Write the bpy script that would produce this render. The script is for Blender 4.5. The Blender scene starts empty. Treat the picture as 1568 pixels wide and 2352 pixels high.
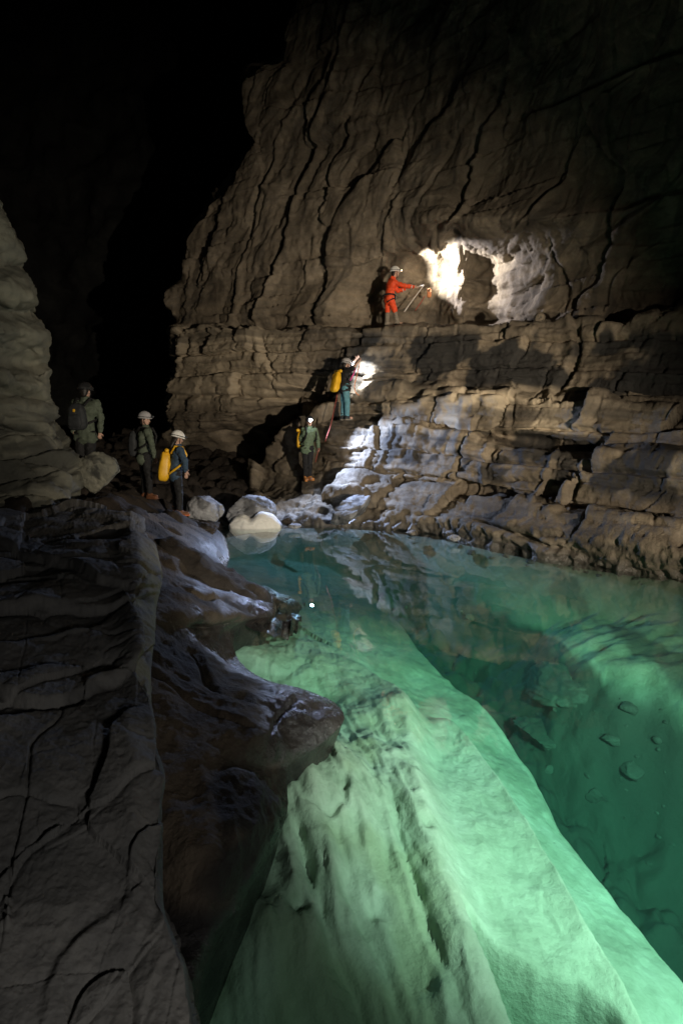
import bpy, math
import numpy as np

# ------------------------------------------------------------------ camera, world, light, exposure
S = bpy.context.scene
COL = S.collection
H_CAM, PITCH = 2.3, math.radians(8.0)
cam_d = bpy.data.cameras.new('camera')
cam_d.lens = 20.0
cam_d.sensor_width = 36.0
cam_d.clip_start = 0.05
cam_d.clip_end = 300.0
cam = bpy.data.objects.new('camera', cam_d)
COL.objects.link(cam)
cam.location = (0, 0, H_CAM)
cam.rotation_euler = (math.radians(90) - PITCH, 0, 0)
S.camera = cam

world = bpy.data.worlds.new('World')
S.world = world
world.use_nodes = True
bg = world.node_tree.nodes['Background']
bg.inputs[0].default_value = (0.70, 0.90, 1.0, 1)
bg.inputs[1].default_value = 0.0016

S.view_settings.view_transform = 'Standard'
S.view_settings.look = 'None'
S.view_settings.exposure = 0.0
S.view_settings.gamma = 1.0
S.view_settings.use_curve_mapping = False

S.render.engine = 'CYCLES'
S.cycles.use_denoising = True
S.cycles.max_bounces = 6
S.cycles.transparent_max_bounces = 12
S.cycles.sample_clamp_indirect = 2.0
S.cycles.caustics_reflective = False
S.cycles.caustics_refractive = False


def look(o, target):
    from mathutils import Vector
    d = Vector(target) - o.location
    o.rotation_euler = d.to_track_quat('-Z', 'Y').to_euler()


def spot(name, loc, target, power, color, size, blend, radius):
    l = bpy.data.lights.new(name, 'SPOT')
    l.energy = power
    l.color = color
    l.spot_size = math.radians(size)
    l.spot_blend = blend
    l.shadow_soft_size = radius
    o = bpy.data.objects.new(name, l)
    COL.objects.link(o)
    o.location = loc
    look(o, target)
    return o


# a caver's floodlight on the bank to the right, out of frame, raking the cliff
spot('bank_floodlight', (6.2, -1.5, 2.0), (-1.9, 17.2, 2.8), 6600, (1.0, 0.86, 0.68), 60, 1.0, 0.06)
spot('bank_beam', (6.1, -1.4, 2.1), (2.4, 13.5, 3.8), 4700, (1.0, 0.83, 0.62), 30, 1.0, 0.06)
spot('side_wall_fill', (6.0, -1.4, 2.7), (-6.6, 8.8, 7.2), 680, (1.0, 0.97, 0.82), 33, 0.9, 0.06)  # extra spot added to brighten the left side wall
# fill light added beside the camera, out of frame, to lift the foreground rock
spot('foreground_fill', (1.3, -0.5, 1.9), (-1.5, 3.4, 1.0), 92, (1.0, 0.97, 0.92), 130, 0.9, 0.25)
# the torch that a third caver shines down into the pool from the right, out of frame
spot('pool_torch', (3.5, 0.9, 2.2), (1.9, 5.0, -0.9), 2700, (0.95, 1.0, 0.92), 70, 0.85, 0.05)

# ------------------------------------------------------------------ picture <-> place
F = 20.0 / 36.0 * 2352.0
CP, SP = math.cos(PITCH), math.sin(PITCH)


def _ray(x, y):
    cx = (np.asarray(x, float) - 784.0) / F
    cy = -(np.asarray(y, float) - 1176.0) / F
    return cx, CP + cy * SP, -SP + cy * CP


def P(x, y, D):
    """point at forward distance D seen in direction (x, y)"""
    X, Y, Z = _ray(x, y)
    t = np.asarray(D, float) / Y
    return np.stack(np.broadcast_arrays(X * t, Y * t, H_CAM + Z * t), -1)


def W(x, y, z=0.0):
    """point at height z seen in direction (x, y)"""
    X, Y, Z = _ray(x, y)
    t = (np.asarray(z, float) - H_CAM) / Z
    return np.stack(np.broadcast_arrays(X * t, Y * t, H_CAM + Z * t), -1)


def y_of(D, z):
    r = (np.asarray(z, float) - H_CAM) / np.asarray(D, float)
    return 1176.0 - F * (r * CP + SP) / (CP - r * SP)


def to_px(p):
    X, Y, Z = p[..., 0], p[..., 1], p[..., 2] - H_CAM
    d = Y * CP - Z * SP
    u = Y * SP + Z * CP
    d = np.maximum(d, 0.05)
    return 784.0 + F * X / d, 1176.0 - F * u / d


# ------------------------------------------------------------------ noise
def _hash(ix, iy, iz, seed):
    with np.errstate(over='ignore'):
        h = (ix.astype(np.uint32) * np.uint32(374761393)) ^ (iy.astype(np.uint32) * np.uint32(668265263)) \
            ^ (iz.astype(np.uint32) * np.uint32(2147483647 - 58)) ^ np.uint32((seed * 974634541 + 77) & 0xffffffff)
        h ^= h >> np.uint32(15)
        h *= np.uint32(2246822519)
        h ^= h >> np.uint32(13)
        h *= np.uint32(3266489917)
        h ^= h >> np.uint32(16)
    return h


def perlin(q, seed=0):
    q = q.astype(np.float32)
    i = np.floor(q)
    f = q - i
    i = i.astype(np.int32)
    w = f * f * f * (f * (f * 6 - 15) + 10)
    out = np.zeros(len(q), np.float32)
    for dx in (0, 1):
        for dy in (0, 1):
            for dz in (0, 1):
                h = _hash(i[:, 0] + dx, i[:, 1] + dy, i[:, 2] + dz, seed)
                gx = (h & np.uint32(1023)).astype(np.float32) / 511.5 - 1
                gy = ((h >> np.uint32(10)) & np.uint32(1023)).astype(np.float32) / 511.5 - 1
                gz = ((h >> np.uint32(20)) & np.uint32(1023)).astype(np.float32) / 511.5 - 1
                wt = (w[:, 0] if dx else 1 - w[:, 0]) * (w[:, 1] if dy else 1 - w[:, 1]) * (w[:, 2] if dz else 1 - w[:, 2])
                out += wt * (gx * (f[:, 0] - dx) + gy * (f[:, 1] - dy) + gz * (f[:, 2] - dz))
    return out


def fbm(q, octaves=4, seed=0, gain=0.5, ridged=False):
    out = np.zeros(len(q), np.float32)
    a = 1.0
    for k in range(octaves):
        n = perlin(q * (2.03 ** k) + 11.7 * k, seed + k)
        if ridged:
            n = 0.5 - np.abs(n) * 2
        out += a * n
        a *= gain
    return out


def voronoi(q, seed=0):
    """F1, F2 and the random value of the nearest cell"""
    q = q.astype(np.float32)
    i = np.floor(q)
    f = q - i
    i = i.astype(np.int32)
    f1 = np.full(len(q), 9.0, np.float32)
    f2 = f1.copy()
    cid = np.zeros(len(q), np.float32)
    for dx in (-1, 0, 1):
        for dy in (-1, 0, 1):
            for dz in (-1, 0, 1):
                h = _hash(i[:, 0] + dx, i[:, 1] + dy, i[:, 2] + dz, seed)
                px = dx + (h & np.uint32(1023)).astype(np.float32) / 1023 - f[:, 0]
                py = dy + ((h >> np.uint32(10)) & np.uint32(1023)).astype(np.float32) / 1023 - f[:, 1]
                pz = dz + ((h >> np.uint32(20)) & np.uint32(1023)).astype(np.float32) / 1023 - f[:, 2]
                d = px * px + py * py + pz * pz
                near = d < f1
                f2 = np.where(near, f1, np.minimum(f2, d))
                cid = np.where(near, ((h ^ (h >> np.uint32(7))) & np.uint32(4095)).astype(np.float32) / 4095, cid)
                f1 = np.where(near, d, f1)
    return np.sqrt(f1), np.sqrt(f2), cid


def sstep(a, b, x):
    t = np.clip((x - a) / (b - a), 0, 1)
    return t * t * (3 - 2 * t)


def polydist(x, y, pts):
    """distance and signed side (positive on the left of the walking direction, y down) to a polyline, and position along it 0..1"""
    x = np.asarray(x, np.float32)
    y = np.asarray(y, np.float32)
    best = np.full(x.shape, 1e9, np.float32)
    side = np.zeros(x.shape, np.float32)
    al = np.zeros(x.shape, np.float32)
    pts = np.asarray(pts, np.float32)
    L = np.concatenate([[0], np.cumsum(np.hypot(*(pts[1:] - pts[:-1]).T))])
    for k in range(len(pts) - 1):
        a, b = pts[k], pts[k + 1]
        d = b - a
        l2 = float(d @ d) + 1e-9
        t = np.clip(((x - a[0]) * d[0] + (y - a[1]) * d[1]) / l2, 0, 1)
        ex = x - a[0] - t * d[0]
        ey = y - a[1] - t * d[1]
        dist = np.hypot(ex, ey)
        s = d[0] * (y - a[1]) - d[1] * (x - a[0])
        m = dist < best
        best = np.where(m, dist, best)
        side = np.where(m, -np.sign(s), side)
        al = np.where(m, (L[k] + t * math.sqrt(l2)) / L[-1], al)
    return best, side, al


def gsmooth(a, sigma, axis):
    if sigma <= 0:
        return a
    r = int(3 * sigma) + 1
    k = np.exp(-0.5 * (np.arange(-r, r + 1) / sigma) ** 2)
    k /= k.sum()
    pad = [(0, 0)] * a.ndim
    pad[axis] = (r, r)
    b = np.pad(a, pad, mode='edge')
    out = np.zeros_like(a)
    n = a.shape[axis]
    for j, w in enumerate(k):
        sl = [slice(None)] * a.ndim
        sl[axis] = slice(j, j + n)
        out += w * b[tuple(sl)]
    return out


# ------------------------------------------------------------------ mesh helpers
def mesh_from(name, V, faces, smooth=True):
    """faces: (n,4) or (n,3) int array, or a list of such arrays"""
    V = np.asarray(V, np.float32).reshape(-1, 3)
    fl = faces if isinstance(faces, list) else [faces]
    me = bpy.data.meshes.new(name)
    nl = sum(f.size for f in fl)
    npoly = sum(len(f) for f in fl)
    me.vertices.add(len(V))
    me.vertices.foreach_set('co', V.ravel())
    me.loops.add(nl)
    me.polygons.add(npoly)
    me.loops.foreach_set('vertex_index', np.concatenate([f.ravel() for f in fl]).astype(np.int32))
    st, tot, o = [], [], 0
    for f in fl:
        st.append(o + np.arange(len(f)) * f.shape[1])
        tot.append(np.full(len(f), f.shape[1]))
        o += f.size
    me.polygons.foreach_set('loop_start', np.concatenate(st).astype(np.int32))
    try:
        me.polygons.foreach_set('loop_total', np.concatenate(tot).astype(np.int32))
    except Exception:
        pass
    me.update(calc_edges=True)
    me.polygons.foreach_set('use_smooth', np.full(npoly, smooth))
    return me


def grid_faces(nr, nc, flip=False):
    a = np.arange(nr * nc).reshape(nr, nc)
    q = np.stack([a[:-1, :-1], a[:-1, 1:], a[1:, 1:], a[1:, :-1]], -1).reshape(-1, 4)
    return q[:, ::-1] if flip else q


def grid_normals(G):
    du = np.gradient(G, axis=1)
    dv = np.gradient(G, axis=0)
    n = np.cross(dv, du)
    n /= np.linalg.norm(n, axis=-1, keepdims=True) + 1e-9
    return n


def add_obj(name, me, mat, parent=None):
    o = bpy.data.objects.new(name, me)
    COL.objects.link(o)
    if mat is not None and hasattr(me, 'materials'):
        if len(me.materials) == 0:
            me.materials.append(mat)
    if parent is not None:
        o.parent = parent
        o.matrix_parent_inverse = parent.matrix_world.inverted()
    return o


def tag(o, label=None, cat=None, group=None, kind=None):
    if label:
        o['label'] = label
    if cat:
        o['category'] = cat
    if group:
        o['group'] = group
    if kind:
        o['kind'] = kind
    return o


def attr(me, name, vals):
    a = me.attributes.new(name, 'FLOAT', 'POINT')
    a.data.foreach_set('value', np.asarray(vals, np.float32).ravel())


# ------------------------------------------------------------------ materials
class N:
    def __init__(self, name):
        self.m = bpy.data.materials.new(name)
        self.m.use_nodes = True
        self.t = self.m.node_tree
        self.t.nodes.clear()
        self.out = self.t.nodes.new('ShaderNodeOutputMaterial')

    def n(self, typ, ins=None, **kw):
        nd = self.t.nodes.new(typ)
        for k, v in kw.items():
            setattr(nd, k, v)
        for k, v in (ins or {}).items():
            if isinstance(v, bpy.types.NodeSocket):
                self.t.links.new(v, nd.inputs[k])
            else:
                nd.inputs[k].default_value = v
        return nd

    def ramp(self, fac, stops):
        r = self.n('ShaderNodeValToRGB', {0: fac})
        cr = r.color_ramp
        while len(cr.elements) < len(stops):
            cr.elements.new(0.5)
        for e, (p, c) in zip(cr.elements, stops):
            e.position = p
            e.color = (*c, 1) if len(c) == 3 else c
        return r.outputs[0]

    def mix(self, fac, a, b, blend='MIX'):
        m = self.n('ShaderNodeMix', None, data_type='RGBA', blend_type=blend)
        for k, v in ((0, fac), (6, a), (7, b)):
            if isinstance(v, bpy.types.NodeSocket):
                self.t.links.new(v, m.inputs[k])
            elif k == 0:
                m.inputs[0].default_value = v
            else:
                m.inputs[k].default_value = (*v, 1)
        return m.outputs[2]

    def math(self, op, a, b=0.0, clamp=False):
        m = self.n('ShaderNodeMath', {0: a, 1: b}, operation=op, use_clamp=clamp)
        return m.outputs[0]

    def done(self, shader):
        self.t.links.new(shader, self.out.inputs['Surface'])
        return self.m


def rock_material(name, cols, scale, dark=None, wet=None, tint=None, rough=0.85, bump=0.35, bscale=9.0, strata=0.0, strata_dir=(0.05, 0.03, 1.0), spec=0.3, cells=0.9):
    """mottled limestone; the point attributes dark / wet / tint mix in coatings of the rock and, in places"""
    k = N(name)
    geo = k.n('ShaderNodeNewGeometry')
    pos = geo.outputs['Position']
    n1 = k.n('ShaderNodeTexNoise', {'Vector': pos, 'Scale': scale, 'Detail': 8.0, 'Roughness': 0.62, 'Distortion': 0.6}).outputs[0]
    n2 = k.n('ShaderNodeTexNoise', {'Vector': pos, 'Scale': scale * 6.3, 'Detail': 6.0, 'Roughness': 0.7}).outputs[0]
    f = k.math('ADD', k.math('MULTIPLY', n1, 0.75), k.math('MULTIPLY', n2, 0.25))
    c = k.ramp(f, [(0.30, cols[0]), (0.47, cols[1]), (0.58, cols[2]), (0.72, cols[3])])
    if strata > 0:
        v = k.n('ShaderNodeVectorMath', {0: pos, 1: strata_dir}, operation='DOT_PRODUCT').outputs['Value']
        warp = k.math('MULTIPLY', n1, 0.5)
        comb = k.n('ShaderNodeCombineXYZ', {0: 0.0, 1: 0.0, 2: k.math('ADD', v, warp)})
        sn = k.n('ShaderNodeTexNoise', {'Vector': comb.outputs[0], 'Scale': 5.0, 'Detail': 6.0, 'Roughness': 0.7}).outputs[0]
        sm = k.ramp(sn, [(0.35, (0.55, 0.55, 0.58)), (0.5, (0.9, 0.9, 0.9)), (0.65, (1.18, 1.12, 1.0))])
        c = k.mix(strata, c, k.mix(1.0, c, sm, 'MULTIPLY'))
    rg = k.math('ADD', rough - 0.12, k.math('MULTIPLY', n2, 0.24))
    if tint is not None:
        a = k.n('ShaderNodeAttribute', None, attribute_name='tint').outputs['Fac']
        c = k.mix(k.math('MULTIPLY', a, k.math('ADD', 0.55, n1), True), c, tint)
    if dark is not None:
        a = k.n('ShaderNodeAttribute', None, attribute_name='dark').outputs['Fac']
        c = k.mix(a, c, dark)
    if wet is not None:
        a = k.n('ShaderNodeAttribute', None, attribute_name='wet').outputs['Fac']
        c = k.mix(k.math('MULTIPLY', a, 0.85), c, wet)
        rg = k.math('ADD', k.math('MULTIPLY', rg, k.math('SUBTRACT', 1.0, a)), k.math('MULTIPLY', a, k.math('ADD', 0.10, k.math('MULTIPLY', n2, 0.32))))
    b1 = k.n('ShaderNodeTexNoise', {'Vector': pos, 'Scale': bscale, 'Detail': 9.0, 'Roughness': 0.65}).outputs[0]
    b2 = k.n('ShaderNodeTexVoronoi', {'Vector': pos, 'Scale': bscale * 2.2}, feature='DISTANCE_TO_EDGE').outputs[0]
    bh = k.math('ADD', b1, k.math('MULTIPLY', k.math('MINIMUM', b2, 0.12), cells))
    bp = k.n('ShaderNodeBump', {'Height': bh, 'Strength': bump, 'Distance': 0.6 / bscale})
    if wet is not None:
        spec = k.math('ADD', spec, k.math('MULTIPLY', a, 0.25))
    p = k.n('ShaderNodeBsdfPrincipled', {'Base Color': c, 'Roughness': rg, 'Normal': bp.outputs[0], 'Specular IOR Level': spec})
    return k.done(p.outputs[0])


def plain(name, col, rough=0.7, noise=0.25, scale=30.0, metallic=0.0, emit=None, estr=0.0, spec=0.4):
    k = N(name)
    tc = k.n('ShaderNodeTexCoord').outputs['Object']
    n1 = k.n('ShaderNodeTexNoise', {'Vector': tc, 'Scale': scale, 'Detail': 4.0}).outputs[0]
    d = tuple(c * (1 - noise) for c in col)
    l = tuple(min(1, c * (1 + noise)) for c in col)
    c = k.ramp(n1, [(0.3, d), (0.7, l)])
    bp = k.n('ShaderNodeBump', {'Height': n1, 'Strength': 0.15, 'Distance': 0.01})
    ins = {'Base Color': c, 'Roughness': rough, 'Metallic': metallic, 'Normal': bp.outputs[0], 'Specular IOR Level': spec}
    if emit:
        ins['Emission Color'] = (*emit, 1)
        ins['Emission Strength'] = estr
    return k.done(k.n('ShaderNodeBsdfPrincipled', ins).outputs[0])


M_CLIFF = rock_material('cliff_rock', [(0.085, 0.070, 0.052), (0.165, 0.136, 0.100), (0.26, 0.216, 0.16), (0.40, 0.34, 0.26)], 0.9,
                        dark=(0.022, 0.023, 0.024), wet=(0.06, 0.055, 0.05), tint=(0.56, 0.47, 0.34), strata=0.5, bump=0.55, bscale=7.0)
M_SIDE = rock_material('side_wall_rock', [(0.12, 0.12, 0.10), (0.20, 0.20, 0.165), (0.27, 0.265, 0.21), (0.36, 0.34, 0.28)], 1.1,
                       dark=(0.03, 0.032, 0.032), wet=None, strata=0.3, bump=0.4, bscale=8.0)
M_BLOCK = rock_material('shore_block_rock', [(0.10, 0.10, 0.098), (0.155, 0.15, 0.143), (0.205, 0.198, 0.186), (0.28, 0.265, 0.24)], 1.6,
                        dark=(0.03, 0.03, 0.03), tint=(0.26, 0.23, 0.12), cells=0.0, strata=0.25, bump=0.4, bscale=14.0)
M_SLOPE = rock_material('shore_slope_rock', [(0.026, 0.021, 0.017), (0.050, 0.039, 0.030), (0.082, 0.063, 0.047), (0.135, 0.104, 0.076)], 1.7,
                        dark=(0.012, 0.010, 0.009), wet=(0.014, 0.013, 0.014), tint=(0.15, 0.115, 0.08), cells=0.25, strata=0.2, bump=0.75, bscale=17.0)
M_BED = rock_material('pool_bed_rock', [(0.20, 0.27, 0.185), (0.31, 0.39, 0.285), (0.40, 0.48, 0.37), (0.51, 0.58, 0.47)], 1.3,
                      dark=(0.060, 0.066, 0.056), tint=(0.22, 0.28, 0.11), cells=0.0, bump=0.5, bscale=13.0)
M_GREYB = rock_material('grey_boulder_rock', [(0.16, 0.16, 0.165), (0.27, 0.27, 0.28), (0.36, 0.36, 0.37), (0.48, 0.47, 0.47)], 2.2, dark=(0.07, 0.07, 0.072), bump=0.6, bscale=9.0)
M_WHITEB = rock_material('white_boulder_rock', [(0.70, 0.66, 0.60), (0.77, 0.74, 0.68), (0.80, 0.77, 0.71), (0.84, 0.82, 0.78)], 2.0, bump=0.2, bscale=9.0)
M_SUBB = rock_material('submerged_rock', [(0.055, 0.06, 0.05), (0.09, 0.095, 0.08), (0.13, 0.135, 0.115), (0.19, 0.19, 0.165)], 2.4, bump=0.3, bscale=11.0)
M_BACK = rock_material('far_rock', [(0.02, 0.02, 0.02), (0.025, 0.025, 0.024), (0.04, 0.04, 0.037), (0.055, 0.055, 0.05)], 0.5, bump=0.5, bscale=3.0)

# ------------------------------------------------------------------ water
def make_water():
    k = N('green_pool_water')
    geo = k.n('ShaderNodeNewGeometry').outputs['Position']
    mp = k.n('ShaderNodeMapping', {'Vector': geo, 'Scale': (0.55, 1.0, 1.0)}).outputs[0]
    r1 = k.n('ShaderNodeTexNoise', {'Vector': mp, 'Scale': 2.2, 'Detail': 3.0, 'Roughness': 0.5, 'Distortion': 0.4}).outputs[0]
    bp = k.n('ShaderNodeBump', {'Height': r1, 'Strength': 0.05, 'Distance': 0.014}).outputs[0]
    # reflectance from the angle in air, the same for both sides since the sheet does not bend rays
    inc = k.n('ShaderNodeNewGeometry').outputs['Incoming']
    cs = k.math('ABSOLUTE', k.n('ShaderNodeVectorMath', {0: inc, 1: bp}, operation='DOT_PRODUCT').outputs['Value'])
    om = k.math('POWER', k.math('SUBTRACT', 1.0, cs, True), 5.0)
    fr = k.math('ADD', 0.02, k.math('MULTIPLY', om, 0.98))
    tr = k.n('ShaderNodeBsdfTransparent', {'Color': (1, 1, 1, 1)}).outputs[0]
    gl = k.n('ShaderNodeBsdfGlossy', {'Color': (1, 1, 1, 1), 'Roughness': 0.0, 'Normal': bp}).outputs[0]
    mx = k.n('ShaderNodeMixShader', {0: fr, 1: tr, 2: gl}).outputs[0]
    va = k.n('ShaderNodeVolumeAbsorption', {'Color': (0.36, 0.895, 0.765, 1), 'Density': 0.42}).outputs[0]
    vs = k.n('ShaderNodeVolumeScatter', {'Color': (0.55, 0.95, 0.88, 1), 'Density': 0.020, 'Anisotropy': 0.35}).outputs[0]
    k.t.links.new(k.n('ShaderNodeAddShader', {0: va, 1: vs}).outputs[0], k.out.inputs['Volume'])
    m = k.done(mx)
    x0, x1, y0, y1, z0, z1 = -9, 14, -3, 19, -6.5, 0.0
    V = [(x0, y0, z0), (x1, y0, z0), (x1, y1, z0), (x0, y1, z0), (x0, y0, z1), (x1, y0, z1), (x1, y1, z1), (x0, y1, z1)]
    Fc = np.array([(0, 3, 2, 1), (4, 5, 6, 7), (0, 1, 5, 4), (1, 2, 6, 5), (2, 3, 7, 6), (3, 0, 4, 7)])
    o = add_obj('water', mesh_from('water', V, Fc, smooth=False), m)
    tag(o, 'clear green pool water lying between the dark shore rock and the cliff', 'water', kind='structure')


make_water()

# ------------------------------------------------------------------ the cliff
XS = np.array([400, 520, 640, 700, 735, 760, 870, 1000, 1150, 1300, 1450, 1568, 1900], float)


def base_inv(x):
    return 0.0455 + 2.67e-5 * (np.asarray(x, float) - 400)


def base_D(x):
    return 1.0 / base_inv(x)


TW = np.array([0.848, -0.53, 0.0])
NW = np.array([0.53, 0.848, 0.0])


def make_cliff():
    rows = []  # each: xs, ys, Ds
    xe = 1900.0
    upper = [(-420, 705), (-250, 700), (-100, 690), (0, 676), (60, 655), (100, 650), (137, 642), (160, 566), (210, 556), (266, 559), (300, 572), (327, 595), (345, 588),
             (360, 562), (395, 540), (425, 530), (456, 476), (500, 450), (520, 436), (547, 419), (600, 412), (620, 416), (646, 414), (660, 388), (675, 374), (700, 380), (728, 392)]
    for y, xs0 in upper:
        x = np.concatenate([[xs0], np.arange(xs0 + 40, xe, 30), [xe]])
        D = base_D(x)
        up = np.clip((560 - y) / 900.0, 0, 1.1)
        off = 0.2 + up * (0.4 + 2.6 * sstep(700, 1568, x))
        off += 0.55 * np.exp(-((y - 500) / 45.0) ** 2) * sstep(900, 1000, x) * (1 - sstep(1240, 1420, x))     # lip of the roof
        ew = 9 * np.sin(x / 17.0) + 7 * np.sin(x / 7.3 + 1)
        nic = sstep(925, 985 + 10 * math.sin(y / 9.0), x) * (1 - sstep(1100 + 10 * math.sin(y / 13.0), 1262, x)) * sstep(515 + ew + 0.10 * np.abs(x - 1050), 614 + ew, y)                      # recess under it
        off -= 1.7 * nic
        off += 0.85 * nic * np.exp(-((x - (1062 - (y - 600) * 0.06 + 8 * math.sin(y / 11.0))) / 24.0) ** 4)
        off -= 0.9 * sstep(480, 640, y) * sstep(760, 850, x) * (1 - sstep(935, 985, x))
        rows.append((x, np.full_like(x, y), D - off))
    # the ledge: back edge (hidden), front lip
    lip_y = np.array([757, 746, 745, 744, 743, 743, 749, 740, 738, 738, 724, 714, 690], float)
    lip_o = np.array([.7, .8, .9, .95, 1., 1., 1.1, 1.05, 1.0, 1.0, 1.0, 1.0, 1.0])
    X = XS.copy()
    X[0] = 400
    Dl = base_D(X) - lip_o
    zl = P(X, lip_y, Dl)[:, 2]
    Db = base_D(X) + np.array([0, 0, 0, 0, 0, .1, .8, 1.6, 1.6, .2, 0, 0, 0])
    rows.append((X - np.where(X == 400, 4, 0), y_of(Db, zl) - 2, Db))
    rows.append((X - np.where(X == 400, 2, 0), lip_y, Dl))
    low = [
        ([800, 800, 805, 808, 810, 812, 815, 810, 810, 805, 800, 790, 780], [.75, .9, 1., 1.05, 1.05, 1.05, 1.1, 1.05, 1.1, 1.2, 1.2, 1.2, 1.2], 395),
        ([850, 860, 870, 878, 882, 885, 890, 890, 890, 915, 930, 945, 960], [.6, .9, 1.1, 1.1, 1.1, 1.1, 1.1, 1.1, 1.2, 1.4, 1.5, 1.6, 1.7], 391),
        ([856, 867, 878, 886, 890, 894, 899, 899, 899, 924, 939, 954, 970], [.6, 1., 1.2, 1.2, 1.2, 1.2, 1.4, 1.8, 2.1, 2.1, 2.1, 2.2, 2.3], 388),
        ([950, 955, 955, 956, 957, 958, 952, 965, 995, 1020, 1030, 1035, 1040], [.6, .8, 1.1, 1.1, 1.1, 1.2, 1.4, 1.8, 2.2, 2.3, 2.4, 2.6, 2.8], 370),
        ([956, 961, 962, 962, 963, 964, 958, 971, 1001, 1027, 1037, 1042, 1047], [.5, .7, .9, .8, .8, 1.0, 1.0, 1.2, 1.5, 1.7, 1.8, 2., 2.2], 371),
        ([964, 969, 971, 971, 971, 971, 967, 980, 1010, 1036, 1047, 1052, 1058], [.6, .7, .8, .8, .9, 1.6, 1.75, 2.1, 2.5, 2.8, 3.0, 3.2, 3.4], 374),
        ([1020, 1040, 1045, 1050, 1050, 1035, 1030, 1040, 1065, 1090, 1110, 1125, 1150], [-.2, .2, 1.3, 1.5, 1.5, 1.9, 1.95, 2.3, 2.7, 3.0, 3.2, 3.35, 3.5], 378),
        ([1075, 1095, 1103, 1104, 1103, 1086, 1090, 1100, 1125, 1150, 1175, 1200, 1260], [0.2, 0.9, 2.6, 2.75, 2.55, 2.2, 2.2, 2.6, 3.0, 3.3, 3.5, 3.6, 3.8], 380),
        ([1082, 1102, 1110, 1111, 1110, 1094, 1097, 1107, 1132, 1157, 1182, 1207, 1268], [0.6, 1.2, 2.8, 2.9, 2.7, 2.2, 1.9, 2.2, 2.5, 2.8, 3.0, 3.1, 3.3], 380),
        ([1092, 1112, 1120, 1121, 1120, 1105, 1106, 1116, 1142, 1168, 1193, 1219, 1280], [1.0, 1.6, 3.1, 3.2, 3.0, 2.7, 2.5, 2.85, 3.25, 3.55, 3.75, 3.85, 4.0], 380),
    ]
    for ys, of, x0 in low:
        X = XS.copy()
        X[0] = x0
        rows.append((X, np.array(ys, float), base_D(X) - np.array(of)))
    X = XS.copy()
    X[0] = 380
    wy = np.array([1150, 1188, 1203, 1205, 1206, 1207, 1213, 1228, 1262, 1290, 1312, 1330, 1400], float)
    wD = W(X, wy, 0.0)[:, 1]
    gD = rows[-1][2]
    my = (rows[-1][1] + wy) / 2
    mD = 2 / (1 / gD + 1 / wD) - 0.12 - 0.35 * sstep(950, 1100, X)
    rows.append((X, my, mD))
    rows.append((X, wy, wD))
    for dz in (0.25, 1.2, 3.2):
        p = W(X, wy, 0.0) + NW * (0.05 + 0.35 * dz) - np.array([0, 0, dz])
        qx, qy = to_px(p)
        rows.append((np.maximum.accumulate(qx), qy, p[:, 1]))

    NC, KW = 540, 30
    s = np.linspace(0, 1, NC) ** 1.0
    R = []
    for xs, ys, Ds in rows:
        x = xs[0] + (xe - xs[0]) * s
        R.append(np.stack([x, np.interp(x, xs, ys), np.interp(x, xs, 1 / Ds)], -1))
    G = []
    for a, b in zip(R[:-1], R[1:]):
        n = max(7, int(np.mean(np.abs(b[:, 1] - a[:, 1])) / 3.1))
        n = min(n, 60)
        for j in range(n):
            t = j / n
            G.append(a * (1 - t) + b * t)
    G.append(R[-1])
    G = np.array(G)
    G = gsmooth(G, 2.2, 0)
    G = gsmooth(G, 5, 1)
    # the wall turns away behind its left edge
    th = np.linspace(math.pi / 2, 0, KW + 1)[:-1]
    x0, y0, i0 = G[:, :1, 0], G[:, :1, 1], G[:, :1, 2]
    wx = x0 + 70 * (1 - np.cos(th))[None]
    wD = 1 / i0 + 7.0 * np.sin(th)[None]
    wrap = np.stack([wx, np.broadcast_to(y0, wx.shape), 1 / wD], -1)
    G = np.concatenate([wrap, G], 1)
    px, py = G[..., 0], G[..., 1]
    Wd = P(px, py, 1 / G[..., 2])
    nr, nc = px.shape
    nrm = grid_normals(Wd)
    nrm = gsmooth(gsmooth(nrm, 4, 0), 4, 1)
    nrm /= np.linalg.norm(nrm, axis=-1, keepdims=True) + 1e-9
    # make sure normals face the camera side
    flip = np.mean(nrm @ NW) > 0
    if flip:
        nrm = -nrm
    p = Wd.reshape(-1, 3)
    fx, fy = px.ravel(), py.ravel()
    a = p @ TW
    nn = p @ NW
    z = p[:, 2]
    wu = 1 - sstep(738, 752, fy)          # upper wall
    w1 = sstep(745, 756, fy)
    warp = fbm(p * 0.33, 3, 5)
    # upper wall: leaning panels split by joints
    al = a - 0.50 * z + 1.1 * warp
    q = np.stack([al / 1.5, nn / 4.0, z / 5.5 + 0.3 * warp], -1)
    f1, f2, cid = voronoi(q, 3)
    e = f2 - f1
    dU = 0.34 * (cid - 0.5) + 0.10 * (0.6 - f1) - 0.05 * np.exp(-(e / 0.04) ** 2)
    al2 = a - 0.42 * z + 0.5 * fbm(p * 0.9, 2, 15)
    q = np.stack([al2 / 0.55, nn / 1.5, z / 1.7], -1)
    f1, f2, cid = voronoi(q, 9)
    e = f2 - f1
    dU += 0.10 * (cid - 0.5) * (0.3 + sstep(-0.2, 0.3, perlin(p * 0.3, 77))) + 0.04 * (0.6 - f1)
    zu = z + 0.03 * a + 0.25 * warp
    zk = zu / 1.15 + 0.9 * perlin(np.stack([a * 0.2, nn * 0.2, zu * 0.4], -1), 65)
    ku = np.floor(zk)
    dU += 0.16 * (perlin(np.stack([a * 0.3 + ku * 5.7, 0.5 + 0 * a, ku * 2.77 + 0.5], -1), 67)) * 2 - 0.05 * np.exp(-((zk - ku) / 0.05) ** 2)
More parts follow.
